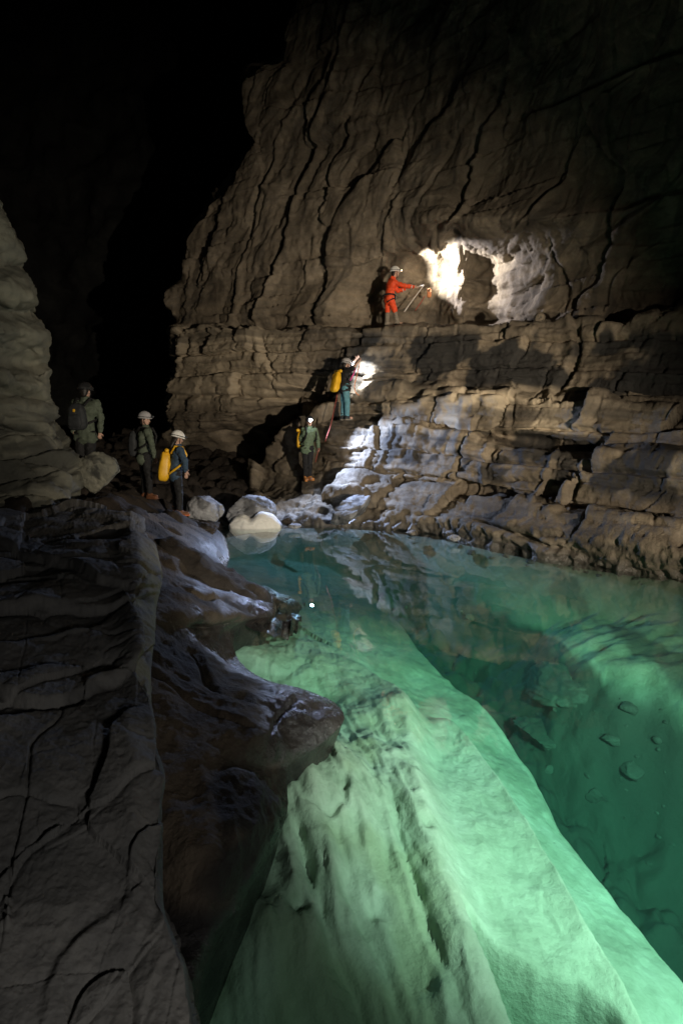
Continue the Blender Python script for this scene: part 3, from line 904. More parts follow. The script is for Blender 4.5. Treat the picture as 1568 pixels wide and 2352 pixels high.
def make_slope():
    NR, NC, KU = 560, 290, 40
    ys = 1180 + (2640 - 1180) * np.linspace(0, 1, NR)
    xe = gsmooth(np.interp(ys, EDGE[:, 0], EDGE[:, 1]), 2, 0) - 40
    xw = gsmooth(np.interp(ys, SHORE[:, 0], SHORE[:, 1]), 3.6, 0)
    s = np.linspace(0, 1, NC)
    X = xe[:, None] + (xw - xe)[:, None] * s[None]
    Y = np.broadcast_to(ys[:, None], X.shape).copy()
    De = Dblock(ys) * 1.08 + 0.30
    Dw = W(xw, ys, 0.0)[:, 1]
    De = np.minimum(De, Dw - 0.02)
    inv = (1 / De)[:, None] * (1 - s[None]) + (1 / Dw)[:, None] * s[None]
    D = 1 / inv
    # swelling of the big rounded rock low on the slope
    bx, by = (X - 520) / 150.0, (Y - 1900) / 200.0
    D = D - 0.16 * np.exp(-(bx ** 2 + by ** 2) ** 1.3) * (1 - s[None] ** 8)
    # convex roll to the water
    D = D - (0.10 * np.sin(np.clip(s, 0, 1) * math.pi) ** 0.8)[None] * (D / 4.5)
    # below the water line the rock goes on downwards
    tu = np.linspace(0, 1, KU + 1)[1:]
    pw = W(np.broadcast_to(xw[:, None], (NR, KU)), np.broadcast_to(ys[:, None], (NR, KU)), 0.0)
    G = P(X, Y, D)
    # outward plan direction = away from the block, along the picture's x axis in plan
    out = np.zeros((NR, KU, 3))
    out[..., 0] = pw[..., 0] + (0.02 * np.sin(tu * 9) - 0.45 * tu)[None]
    out[..., 1] = pw[..., 1] + (0.05 * tu)[None]
    out[..., 2] = -(2.2 * tu ** 1.35)[None]
    G = np.concatenate([G, out], 1)
    nr, nc = G.shape[:2]
    G = gsmooth(G, 1.2, 0)
    nrm = grid_normals(G)
    if np.mean(nrm[:, :NC, 2]) < 0:
        nrm = -nrm
    nrm = gsmooth(gsmooth(nrm, 5, 0), 5, 1)
    nrm /= np.linalg.norm(nrm, axis=-1, keepdims=True) + 1e-9
    p = G.reshape(-1, 3)
    X = np.concatenate([X, np.repeat(X[:, -1:], KU, 1)], 1)
    Y = np.concatenate([Y, np.repeat(Y[:, -1:], KU, 1)], 1)
    fx, fy = X.ravel(), Y.ravel()
    warp = fbm(p * 0.9, 3, 22)
    d = 0.10 * fbm(p * 1.2 + 0.5 * warp[:, None], 4, 24) + 0.016 * fbm(p * 4.5, 4, 26, ridged=True) + 0.005 * fbm(p * 16, 3, 29)
    f1, f2, cid = voronoi(np.stack([p[:, 0] / 0.55 + warp, p[:, 1] / 0.9 + warp, p[:, 2] / 0.4], -1), 25)
    d += 0.06 * (0.5 - f1)
    wl = np.exp(-(p[:, 2] / 0.06) ** 2)
    d *= (1 - 0.75 * wl) * np.where(p[:, 2] < 0, 0.35, 1.0)

    def crack(pts, w, depth):
        dist, sd, al = polydist(fx, fy, pts)
        d[:] -= depth * np.exp(-(dist / w) ** 2) * np.sin(np.clip(al, 0.03, 0.97) * math.pi) ** 0.4
        d[:] += 0.5 * depth * np.exp(-np.maximum(dist * sd, 0) / (5 * w)) * (sd > 0) * np.sin(np.clip(al, 0.03, 0.97) * math.pi) ** 0.4
    crack([(352, 1560), (400, 1580), (440, 1605), (500, 1640), (540, 1662), (580, 1675)], 5, 0.06)
    crack([(430, 1500), (470, 1560), (510, 1590), (560, 1600), (600, 1620)], 6, 0.05)
    crack([(430, 1440), (480, 1440), (520, 1430), (555, 1418)], 5, 0.06)
    crack([(400, 1330), (440, 1360), (480, 1375), (520, 1372)], 5, 0.07)
    crack([(620, 1690), (640, 1640), (680, 1610), (740, 1605)], 6, 0.03)
    # the shallow worn hollow in the rounded rock
    hb = np.exp(-((((fx - 470) / 75) ** 2 + ((fy - 1800) / 70) ** 2) ** 1.5))
    d -= 0.05 * hb
    G = G + nrm * d.reshape(nr, nc)[..., None]
    me = mesh_from('shore_slope', G, grid_faces(nr, nc, flip=True))
    n1 = fbm(np.stack([p[:, 0] * 1.3, p[:, 1] * 1.3, p[:, 2] * 1.3], -1), 4, 34)
    near = np.interp(fy, SHORE[:, 0], SHORE[:, 1]) - fx
    wet = sstep(150, 20, near + 160 * n1) * sstep(1200, 1290, fy) * (1 - sstep(1700, 1800, fy) * 0.75)
    wet = np.maximum(wet, sstep(0.12, 0.03, p[:, 2]))
    tong = sstep(560, 640, fx) * sstep(1560, 1590, fy) * (1 - sstep(1740, 1780, fy))
    wet = np.maximum(wet, tong)
    attr(me, 'wet', np.clip(wet, 0, 1))
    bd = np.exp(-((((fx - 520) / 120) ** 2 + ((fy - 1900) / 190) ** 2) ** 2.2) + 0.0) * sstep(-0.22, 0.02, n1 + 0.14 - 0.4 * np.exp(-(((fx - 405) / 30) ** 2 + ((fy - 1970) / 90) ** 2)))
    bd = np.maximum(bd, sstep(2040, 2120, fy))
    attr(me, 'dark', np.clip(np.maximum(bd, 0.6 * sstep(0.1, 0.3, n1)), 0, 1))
    attr(me, 'tint', sstep(0.0, 0.25, -n1 + 0.05) * 0.6)
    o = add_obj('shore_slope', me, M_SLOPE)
    tag(o, 'brown wet rock slope running down from the grey block to the pool', 'rock', kind='structure')


make_slope()


# ------------------------------------------------------------------ the pool bed
def wl(pts, z):
    return [tuple(W(x, y, z)[:2]) for x, y in pts]


EDGE1 = [(700, 1300), (770, 1345), (830, 1370), (895, 1430), (960, 1500), (1040, 1560), (1100, 1590), (1160, 1640), (1205, 1690), (1255, 1760), (1290, 1820), (1400, 1930), (1490, 2020), (1568, 2105), (1700, 2260)]
EDGE2 = [(900, 1275), (985, 1320), (1060, 1365), (1140, 1400), (1250, 1440), (1310, 1490), (1350, 1520), (1420, 1545), (1480, 1560), (1568, 1585), (1750, 1640)]
CREST_A = [(770, 1470), (850, 1510), (935, 1560), (958, 1640), (965, 1720), (985, 1790), (1010, 1880), (1050, 1980), (1110, 2100), (1180, 2220), (1260, 2352), (1340, 2480)]
CREST_B = [(980, 1630), (1060, 1690), (1110, 1745), (1160, 1810), (1200, 1870), (1260, 1950), (1290, 2000), (1340, 2090), (1410, 2180), (1490, 2300), (1540, 2400)]


def make_bed():
    nx, ny = 440, 620
    u = np.linspace(0, 1, nx)
    v = np.linspace(0, 1, ny)
    X, Y = np.meshgrid(np.interp(u, [0, 0.13, 0.78, 1], [-4.5, -1.0, 3.4, 9.0]), 0.7 + 17.5 * v ** 1.6)
    near = [(640, 1800, -.22), (700, 1760, -.16), (760, 1700, -.16), (840, 1690, -.3), (620, 2040, -.25), (700, 1950, -.3), (720, 2150, -.42), (800, 1850, -.30), (850, 2050, -.45), (560, 2200, -.45), (800, 2300, -.6), (520, 2352, -.7),
            (1000, 2200, -.55), (1100, 2352, -.62), (930, 1900, -.42), (900, 1600, -.42), (700, 1480, -.42), (640, 1520, -.4), (560, 1480, -.25), (740, 1620, -.72), (640, 1590, -.5), (800, 1560, -.5), (660, 1400, -.5),
            (560, 1330, -.35), (700, 1320, -.8), (830, 1400, -.65), (900, 1480, -.85), (1000, 1560, -.95), (1100, 1630, -1.05), (1200, 1740, -1.15), (1290, 1870, -1.25), (1400, 1990, -1.3), (1500, 2100, -1.4), (600, 1260, -.5), (470, 1500, -.6), (400, 2000, -.9), (600, 2600, -.9), (1300, 2600, -1.0)]
    Hn = rbf([(*W(x, y, z)[:2], z) for x, y, z in near], X, Y, 0.05)
    chan = [(1000, 1400, -1.9), (1100, 1500, -2.1), (1200, 1560, -2.2), (1300, 1700, -2.3), (1450, 1750, -2.4), (1568, 1850, -2.5), (1568, 1650, -2.2), (900, 1330, -1.5), (1700, 2200, -3.3), (800, 1280, -1.2), (1400, 1620, -2.7), (1000, 1480, -2.3), (700, 1250, -.6), (870, 1216, -.05), (760, 1210, -.05), (660, 1208, -.05), (560, 1225, -.2)]
    Hc = rbf([(*W(x, y, z)[:2], z) for x, y, z in chan], X, Y, 0.05)
    shelf = [(1100, 1370, -1.0), (1250, 1420, -.95), (1340, 1470, -.8), (1480, 1510, -.75), (1568, 1540, -.8), (1568, 1400, -.4), (1400, 1370, -.45), (1250, 1340, -.5), (1100, 1300, -.7), (1000, 1270, -.7), (1568, 1350, -.12), (1700, 1500, -.6), (900, 1250, -.35)] + [(x, y, -0.04) for x, y in ((760, 1207), (870, 1214), (1000, 1230), (1150, 1264), (1300, 1292), (1450, 1314), (1568, 1332), (1900, 1402))]
    Hs = rbf([(*W(x, y, z)[:2], z) for x, y, z in shelf], X, Y, 0.05)
    q = np.stack([X, Y, 0 * X], -1).reshape(-1, 3)
    wv = fbm(q * 0.9, 3, 4).reshape(X.shape)

    def side(pts, z):
        dd, sg, al = polydist(X.ravel(), Y.ravel(), wl(pts, z))
        return (dd * sg).reshape(X.shape), al.reshape(X.shape)
    e1, al1 = side(EDGE1, -1.0)
    e2, al2 = side(EDGE2, -0.9)
    # orientation: positive must mean the channel side of EDGE1 / the shelf side of EDGE2
    t = W(1350, 1650, -1.0)
    if np.sign(e1.ravel()[np.argmin((X - t[0]) ** 2 + (Y - t[1]) ** 2)]) < 0:
        e1 = -e1
    t = W(1450, 1420, -0.9)
    if np.sign(e2.ravel()[np.argmin((X - t[0]) ** 2 + (Y - t[1]) ** 2)]) < 0:
        e2 = -e2
    ca, ala = side(CREST_A, -0.45)
    t = W(1150, 1900, -0.45)
    if np.sign(ca.ravel()[np.argmin((X - t[0]) ** 2 + (Y - t[1]) ** 2)]) < 0:
        ca = -ca
    cb, alb = side(CREST_B, -0.85)
    t = W(1350, 1950, -0.85)
    if np.sign(cb.ravel()[np.argmin((X - t[0]) ** 2 + (Y - t[1]) ** 2)]) < 0:
        cb = -cb
    # step down right of crest A, ridge at crest B
    fa = sstep(0.02, 0.18, ala)
    Hn = Hn - fa * (0.27 * sstep(-0.10, 0.24, ca + 0.03 * wv) * np.exp(-np.maximum(ca, 0) / 0.9))
    Hn = Hn + fa * 0.06 * np.exp(-((ca + 0.10) / 0.20) ** 2)
    fb = sstep(0.0, 0.15, alb) * (1 - sstep(0.9, 1.0, alb))
    Hn = Hn + fb * (0.16 * np.exp(-np.abs(cb) / 0.20) - 0.20 * sstep(0.0, 0.09, cb) * np.exp(-np.maximum(cb, 0) / 0.7))
    # flutes
    ax = np.array([0.26, -0.965])
    al_ = X * ax[0] + Y * ax[1]
    ac = X * -ax[1] + Y * ax[0]
    fl = fbm(np.stack([(ac + 0.25 * wv) / 0.30, al_ / 2.6, 0 * X], -1).reshape(-1, 3), 3, 9, ridged=True).reshape(X.shape)
    left = sstep(0.2, -0.3, ca)
    left = left * (1 - 0.75 * sstep(4.9, 6.2, Y))
    Hn = Hn + (0.012 + 0.048 * left) * (fl - 0.3)
    Hn = Hn + (0.010 + 0.012 * left) * fbm(np.stack([(ac + 0.15 * wv) / 0.11, al_ / 0.75, 0 * X], -1).reshape(-1, 3), 3, 10, ridged=True).reshape(X.shape)
    Hn = Hn + 0.010 * fbm(q * 9, 3, 15).reshape(X.shape) + 0.05 * left * fbm(np.stack([ac / 0.5 + wv, al_ / 1.2, 0 * X], -1).reshape(-1, 3), 3, 12).reshape(X.shape)
    Hn = Hn + 0.07 * fbm(q * 1.1, 3, 13).reshape(X.shape) + 0.022 * fbm(q * 3.5, 4, 16).reshape(X.shape)
    # scoops with sharp rims
    f1, f2, cid = voronoi(np.stack([(ac + .4 * wv) / 0.55, al_ / 1.1, 0 * X], -1).reshape(-1, 3), 19)
    sc = (0.05 * (f1 - 0.45)).reshape(X.shape) * left
    Hn = Hn + sc
    f1, f2, cid = voronoi(np.stack([(ac + .2 * wv) / 0.13, al_ / 0.20, 0 * X], -1).reshape(-1, 3), 23)
    pm = sstep(0.0, 0.25, fbm(q * 1.6, 3, 24)).reshape(X.shape)
    Hn = Hn + 0.022 * pm * ((f1 - 0.4) * (cid > 0.4)).reshape(X.shape)
    # named little potholes and cracks
    for (hx, hy, hr, hd) in ((688, 2045, 0.055, 0.16), (985, 1840, 0.05, 0.10), (865, 2010, 0.05, .08)):
        c = W(hx, hy, -0.35)
        Hn = Hn - 0.6 * hd * np.exp(-(((X - c[0]) ** 2 + (Y - c[1]) ** 2) / hr ** 2))
    for pts, wd, dp in (([(735, 1715), (800, 1740), (870, 1775), (900, 1790)], 0.022, 0.05), ([(890, 1760), (915, 1850), (960, 1950), (985, 2020), (1030, 2110), (1060, 2170)], 0.03, 0.10),
                        ([(670, 1850), (700, 1960), (740, 2050), (800, 2150), (850, 2250), (890, 2352)], 0.03, 0.07), ([(770, 1920), (790, 1990), (840, 2060), (880, 2100), (940, 2230)], 0.025, 0.06),
                        ([(660, 1790), (700, 1870), (750, 1880), (790, 1850), (800, 1780)], 0.02, 0.04), ([(640, 1530), (700, 1500), (710, 1480)], 0.05, 0.05)):
        dd, sg, al = polydist(X.ravel(), Y.ravel(), wl(pts, -0.35))
        dd = (dd * sg).reshape(X.shape)
        al = al.reshape(X.shape)
        en = np.sin(np.clip(al, .02, .98) * math.pi) ** 0.5
        Hn = Hn - en * 0.45 * dp * np.exp(-(dd / (1.5 * wd)) ** 2) + en * 0.45 * dp * np.exp(-np.abs(dd - 2.0 * wd) / (2.2 * wd)) * (dd > 0)
    f1, f2, cid = voronoi(np.stack([X / 0.55 + wv, Y / 0.6 + wv, 0 * X], -1).reshape(-1, 3), 141)
    g1, g2, gid = voronoi(np.stack([X / 0.22 + wv, Y / 0.24, 0 * X], -1).reshape(-1, 3), 143)
    Hc = Hc + (0.45 * (0.55 - f1) * (0.3 + cid) + 0.16 * (0.55 - g1) * (0.3 + gid)).reshape(X.shape) + 0.22 * fbm(q * 0.9, 4, 41).reshape(X.shape) + 0.05 * fbm(q * 4, 3, 42).reshape(X.shape)
    Hs = Hs + 0.10 * fbm(np.stack([X * 0.8, Y * 2.2, 0 * X], -1).reshape(-1, 3), 4, 44, ridged=True).reshape(X.shape) + 0.05 * fbm(q * 3, 4, 46).reshape(X.shape) + 0.10 * fbm(q * 0.9, 2, 48).reshape(X.shape)
    Hn = np.minimum(Hn, -0.12) - 0.16 * left * sstep(0.0, 0.5, -Hn)
    k1 = sstep(-0.06, 0.50, e1 + 0.08 * wv)
    k2 = sstep(-1.5, 0.25, e2 + 0.30 * wv)
    Hb = Hn * (1 - k1) + np.minimum(Hc, Hn - 0.1) * k1
    Z = Hb * (1 - k2) + Hs * k2
    pd, pa = side([(1080, 2150), (1150, 2195), (1230, 2226), (1330, 2242), (1400, 2280), (1450, 2330), (1490, 2400)], -0.95)
    t = W(1300, 2330, -0.95)
    if np.sign(pd.ravel()[np.argmin((X - t[0]) ** 2 + (Y - t[1]) ** 2)]) < 0:
        pd = -pd
    Z = Z - 1.5 * sstep(-0.02, 0.22, pd + 0.03 * wv) * sstep(0.0, 0.10, ca) * (1 - k1) * (1 - sstep(-0.05, 0.08, cb)) * (Y < 3.3)
    wd, ws, wa = polydist(X.ravel(), Y.ravel(), wl([(500, 1232), (560, 1222), (660, 1208), (760, 1207), (870, 1214), (1000, 1230), (1150, 1264), (1300, 1292), (1450, 1314), (1568, 1332), (1900, 1402)], 0.0))
    Z = np.maximum(Z, (-0.06 - 0.45 * wd - 0.42 * wd ** 2).reshape(X.shape))
    Z = np.minimum(Z, -0.03)
    G = np.stack([X, Y, Z], -1)
    me = mesh_from('pool_bed', G, grid_faces(ny, nx))
    p = G.reshape(-1, 3)
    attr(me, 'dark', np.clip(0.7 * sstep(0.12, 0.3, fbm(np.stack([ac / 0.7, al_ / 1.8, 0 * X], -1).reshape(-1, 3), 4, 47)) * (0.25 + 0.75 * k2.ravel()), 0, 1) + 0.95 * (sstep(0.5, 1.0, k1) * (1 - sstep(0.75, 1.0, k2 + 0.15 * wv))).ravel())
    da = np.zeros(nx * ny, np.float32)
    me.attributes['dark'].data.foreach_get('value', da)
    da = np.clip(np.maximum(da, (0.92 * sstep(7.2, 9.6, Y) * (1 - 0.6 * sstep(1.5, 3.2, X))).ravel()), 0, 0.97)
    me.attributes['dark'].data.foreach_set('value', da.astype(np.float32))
    attr(me, 'tint', sstep(0.0, 0.3, fbm(q * 1.4, 3, 58)) * left.ravel() * 0.30)
    attr(me, 'wet', 0 * p[:, 0])
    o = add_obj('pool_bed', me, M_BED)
    tag(o, 'pale water-worn limestone bed under the green pool with long ridges', 'pool bed', kind='structure')
    return X, Y, Z


BX, BY, BZ = make_bed()


def bed_z(x, y):
    return BZ.ravel()[np.argmin((BX - x) ** 2 + (BY - y) ** 2)]


def hit_bed(x, y):
    for z in np.linspace(-0.1, -4.0, 79):
        q = W(x, y, z)
        if z < bed_z(q[0], q[1]):
            break
    return q


# ------------------------------------------------------------------ boulders
def ico(sub):
    import bmesh
    bm = bmesh.new()
    bmesh.ops.create_icosphere(bm, subdivisions=sub, radius=1.0)
    V = np.array([v.co[:] for v in bm.verts])
    Fc = np.array([[v.index for v in f.verts] for f in bm.faces])
    bm.free()
    return V, Fc


ICO = {k: ico(k) for k in (2, 3, 4, 5, 6)}


def boulder(name, loc, dims, seed, mat, label, group=None, sub=5, facets=0.25, rot=0.0, rough=0.10, lobes=None, cat='boulder', tilt=0.0, profile=None):
    V, Fc = ICO[sub]
    V = V.copy()
    rng = np.random.default_rng(seed)
    # cut by a few random planes for flat faces
    for _ in range(9):
        n = rng.normal(size=3)
        n /= np.linalg.norm(n)
        h = rng.uniform(1 - facets * 1.6, 1 - facets * 0.3)
        t = V @ n - h
        V = V - np.where(t > 0, t * 0.9, 0)[:, None] * n
    if lobes:
        r = np.ones(len(V))
        for (c, rad, amt) in lobes:
            r += amt * np.exp(-np.sum((V - np.array(c)) ** 2, 1) / rad ** 2)
        V = V * r[:, None]
    f1_, f2_, ci_ = voronoi(V * 1.7 + seed, seed + 9)
    d = rough * 1.3 * fbm(V * 1.6 + seed * 3.1, 4, seed) + rough * 0.5 * fbm(V * 5.5 + seed, 4, seed + 5, ridged=True) + rough * 0.9 * (ci_ - 0.5) - rough * 0.6 * np.exp(-((f2_ - f1_) / 0.06) ** 2)
    V = V * (1 + d)[:, None]
    if profile is not None:
        V[:, 2] = np.where(V[:, 2] > 0, V[:, 2] * profile(V[:, 0]), V[:, 2])
    V = V * np.array(dims) * 0.5
    c, s = math.cos(tilt), math.sin(tilt)
    V = V @ np.array([[c, 0, s], [0, 1, 0], [-s, 0, c]])
    c, s = math.cos(rot), math.sin(rot)
    V = V @ np.array([[c, s, 0], [-s, c, 0], [0, 0, 1]])
    me = mesh_from(name, V, Fc)
    attr(me, 'dark', 0.8 * sstep(0.0, 0.3, fbm(V / max(dims) * 2.5 * np.array([1, 1, .4]) * 2 + seed, 4, seed + 3)))
    attr(me, 'wet', sstep(0.12, 0.0, V[:, 2] + loc[2]))
    attr(me, 'tint', np.zeros(len(V)))
    o = add_obj(name, me, mat)
    o.location = loc
    tag(o, label, cat, group)
    return o


def at_px(x, y, D):
    return tuple(P(x, y, D))


GB = 'boulders along the far water edge'
boulder('boulder', at_px(471, 1170, 12.6), (0.80, 0.8, 0.68), 3, M_GREYB, 'bluish grey boulder beside the white-helmeted caver\'s orange-soled boot', GB, rot=0.4)
boulder('boulder', at_px(462, 1214, 11.6), (0.95, 0.9, 0.40), 11, M_SLOPE, 'flat dark slab at the water edge under the white-helmeted caver', GB, facets=0.4, rot=0.3)
boulder('boulder', at_px(577, 1176, 14.1), (1.28, 0.9, 0.80), 21, M_GREYB, 'pale blue-grey boulder standing right behind the white rock', GB, rot=0.2, facets=0.3)
boulder('boulder', tuple(W(588, 1208, 0.03)), (1.30, 0.62, 0.78), 5, M_WHITEB, 'low white two-humped rock lying in the water edge', GB, facets=0.0, rough=0.05,
        profile=lambda x: (0.42 + 0.42 * np.exp(-((x + 0.62) / 0.34) ** 4) + 0.52 * np.exp(-((x - 0.40) / 0.46) ** 4)) * (1 + 0.25 * np.abs(x) ** 3))
boulder('boulder', at_px(660, 1196, 13.4), (0.30, 0.3, 0.24), 27, M_SLOPE, 'small black rock just right of the white rock', GB, sub=4)
boulder('boulder', at_px(675, 1208, 13.2), (0.34, 0.3, 0.14), 28, M_GREYB, 'small flat pale stone at the water edge right of the white rock', GB, sub=4)
boulder('boulder', at_px(812, 1172, 13.5), (1.35, 0.9, 0.72), 33, M_GREYB, 'wedge-shaped blue-grey boulder at the foot of the lit rock slope', GB, facets=0.45, rot=-0.5, tilt=0.35)
boulder('boulder', at_px(945, 1224, 12.6), (0.26, 0.25, 0.16), 35, M_CLIFF, 'small brown stone at the waterline below the cliff, right of the wedge boulder', GB, sub=4)
boulder('boulder', at_px(1040, 1236, 11.6), (0.30, 0.25, 0.14), 36, M_GREYB, 'small pale stone in the water at the knobbly foot of the cliff', GB, sub=4)
boulder('boulder', at_px(222, 1094, 9.1), (0.72, 0.7, 0.80), 45, M_SIDE, 'round-topped grey rock in front of the man in the green jacket', None, facets=0.4, rot=0.3)
boulder('boulder', at_px(1239, 729, 13.3), (0.24, 0.24, 0.22), 47, M_CLIFF, 'small round stone sitting on the high ledge right of the lit niche', None, sub=4, facets=0.1)

SUBG = 'sunken rocks on the bottom of the dark channel'
sub_spec = [
    (1270, 1580, 2.1, 1.5, 0.9, 61, 0.35, 'largest sunken slab in the dark green channel'),
    (1235, 1690, 1.2, 1.0, 0.6, 62, 0.3, 'broad dim sunken rock below the large slab'),
    (1404, 1702, 0.42, 0.36, 0.22, 63, 0.1, 'oval pale sunken stone lying alone in the dark channel'),
    (1280, 1630, 0.28, 0.25, 0.18, 64, 0.2, 'small sunken stone touching the foot of the large slab'),
    (1340, 1640, 0.36, 0.3, 0.2, 65, 0.4, 'angular sunken stone just right of the small one under the slab'),
    (1440, 1630, 0.42, 0.34, 0.25, 66, 0.2, 'dim rounded sunken stone farthest right of the slab'),
    (1345, 1700, 0.32, 0.3, 0.2, 67, 0.2, 'sunken stone between the broad dim rock and the oval one'),
    (1262, 1770, 0.28, 0.25, 0.18, 68, 0.2, 'sunken stone right under the edge of the bright ridge'),
    (1455, 1770, 0.6, 0.5, 0.3, 69, 0.2, 'faint wide sunken rock below the oval stone'),
    (1365, 1830, 0.5, 0.4, 0.3, 70, 0.2, 'faintest sunken rock lowest in the channel'),
    (1095, 1545, 0.26, 0.2, 0.15, 71, 0.2, 'little sunken stone at the upper part of the bright ridge edge'),
    (1180, 1470, 0.5, 0.4, 0.25, 72, 0.2, 'dim sunken rock in the middle of the dark channel far up'),
    (1080, 1420, 0.4, 0.35, 0.2, 73, 0.2, 'farthest sunken rock in the dark channel'),
]
for x, y, a, b, c, sd, fc, lb in sub_spec:
    a, b, c = a * 0.62, b * 0.62, c * 0.62
    q = hit_bed(x, y)
    q = q + np.array([0, 0, c * 0.12])
    boulder('submerged_boulder', tuple(q), (a, b, c), sd, M_SUBB, lb, SUBG, sub=5 if a > 0.5 else 4, facets=max(fc, 0.32), rot=sd * 0.7, rough=0.12, tilt=0.15 * math.sin(sd * 3.0))


def make_gravel():
    """stones too many to count, half sunk in the silt of the channel and along the foot of the cliff"""
    rng = np.random.default_rng(8)
    V0, F0 = ICO[2]
    Vs, Fs, n = [], [], 0
    for k in range(650):
        if k < 500:
            x, y = rng.uniform(900, 1640), rng.uniform(1380, 2000)
            ex = np.interp(y, [q[1] for q in EDGE1], [q[0] for q in EDGE1])
            ey = np.interp(x, [q[0] for q in EDGE2], [q[1] for q in EDGE2])
            if x < ex + 12 or y < ey + 15:
                continue
            r = 0.015 + 0.045 * rng.random() ** 3
        else:
            x = rng.uniform(640, 1560)
            y = np.interp(x, [640, 760, 870, 1000, 1150, 1300, 1450, 1568], [1208, 1207, 1213, 1228, 1262, 1290, 1312, 1330]) + rng.uniform(2, 30)
            r = 0.03 + 0.07 * rng.random() ** 2
        c = hit_bed(x, y)
        f, _, ci = voronoi(V0 * 1.1 + k * 1.7, k)
        v = V0 * (1 + 0.55 * (f - 0.5) + 0.25 * (ci - 0.5))[:, None] * np.array([1, rng.uniform(.6, 1), rng.uniform(.45, .8)]) * r
        a = rng.uniform(0, 6.28)
        v = v @ np.array([[math.cos(a), math.sin(a), 0], [-math.sin(a), math.cos(a), 0], [0, 0, 1]]) + c
        Vs.append(v)
        Fs.append(F0 + n)
        n += len(v)
    me = mesh_from('gravel', np.concatenate(Vs), np.concatenate(Fs))
    for a in ('dark', 'wet', 'tint'):
        attr(me, a, np.zeros(n))
    tag(add_obj('gravel', me, M_SUBB), 'small stones strewn over the bottom of the green pool', 'gravel', kind='stuff')


make_gravel()

# ------------------------------------------------------------------ people
M_SKIN = plain('skin', (0.50, 0.31, 0.23), 0.55, 0.12, 40)
M_HAIR = plain('black_hair', (0.018, 0.014, 0.012), 0.5, 0.3, 90)
M_ORANGE = plain('orange_cave_suit', (0.85, 0.085, 0.022), 0.62, 0.22, 14)
M_GREEN = plain('sage_green_jacket', (0.115, 0.165, 0.10), 0.75, 0.22, 14)
M_OLIVE = plain('olive_jacket', (0.085, 0.105, 0.075), 0.75, 0.22, 14)
M_NAVY = plain('navy_shirt', (0.035, 0.065, 0.105), 0.75, 0.22, 14)
M_BLACK = plain('black_fabric', (0.012, 0.012, 0.013), 0.8, 0.3, 16)
M_TEAL = plain('teal_trousers', (0.105, 0.27, 0.33), 0.75, 0.22, 12)
M_DGREY = plain('dark_grey_fabric', (0.03, 0.033, 0.036), 0.75, 0.3, 16)
M_GAITER = plain('muddy_grey_gaiter', (0.22, 0.19, 0.15), 0.8, 0.3, 18)
M_WHITE = plain('white_helmet_shell', (0.82, 0.81, 0.78), 0.35, 0.05, 12)
M_GREYH = plain('grey_helmet_shell', (0.42, 0.41, 0.42), 0.4, 0.08, 12)
M_DARKH = plain('black_helmet_shell', (0.02, 0.02, 0.022), 0.35, 0.2, 12)
M_YELLOW = plain('yellow_bag_vinyl', (0.80, 0.45, 0.022), 0.42, 0.14, 8)
M_LEATHER = plain('tan_leather', (0.58, 0.25, 0.075), 0.6, 0.25, 25)
M_BROWN = plain('brown_leather', (0.16, 0.065, 0.03), 0.6, 0.3, 25)
M_SOLE = plain('orange_rubber_sole', (0.62, 0.16, 0.05), 0.7, 0.2, 25)
M_PINK = plain('pink_webbing', (0.75, 0.10, 0.36), 0.6, 0.15, 40)
M_ROPER = plain('red_rope', (0.30, 0.06, 0.04), 0.75, 0.35, 220)
M_ROPEW = plain('pale_rope', (0.66, 0.64, 0.60), 0.75, 0.25, 220)
M_ROPEO = plain('orange_rope', (0.80, 0.30, 0.13), 0.75, 0.25, 220)
M_METAL = plain('dull_steel', (0.45, 0.45, 0.46), 0.35, 0.1, 30, metallic=1.0)
M_LENS_COOL = plain('lit_cool_lens', (0.8, 0.85, 1.0), 0.3, 0.0, 30, emit=(0.80, 0.88, 1.0), estr=260.0)
M_LENS_WARM = plain('lit_warm_lens', (1.0, 0.9, 0.7), 0.3, 0.0, 30, emit=(1.0, 0.78, 0.5), estr=14.0)
M_LENS_OFF = plain('unlit_lens', (0.12, 0.12, 0.14), 0.2, 0.1, 30)
M_EYE = plain('dark_eye', (0.02, 0.015, 0.012), 0.3, 0.1, 60)


def unit(v):
    v = np.asarray(v, float)
    return v / (np.linalg.norm(v) + 1e-9)


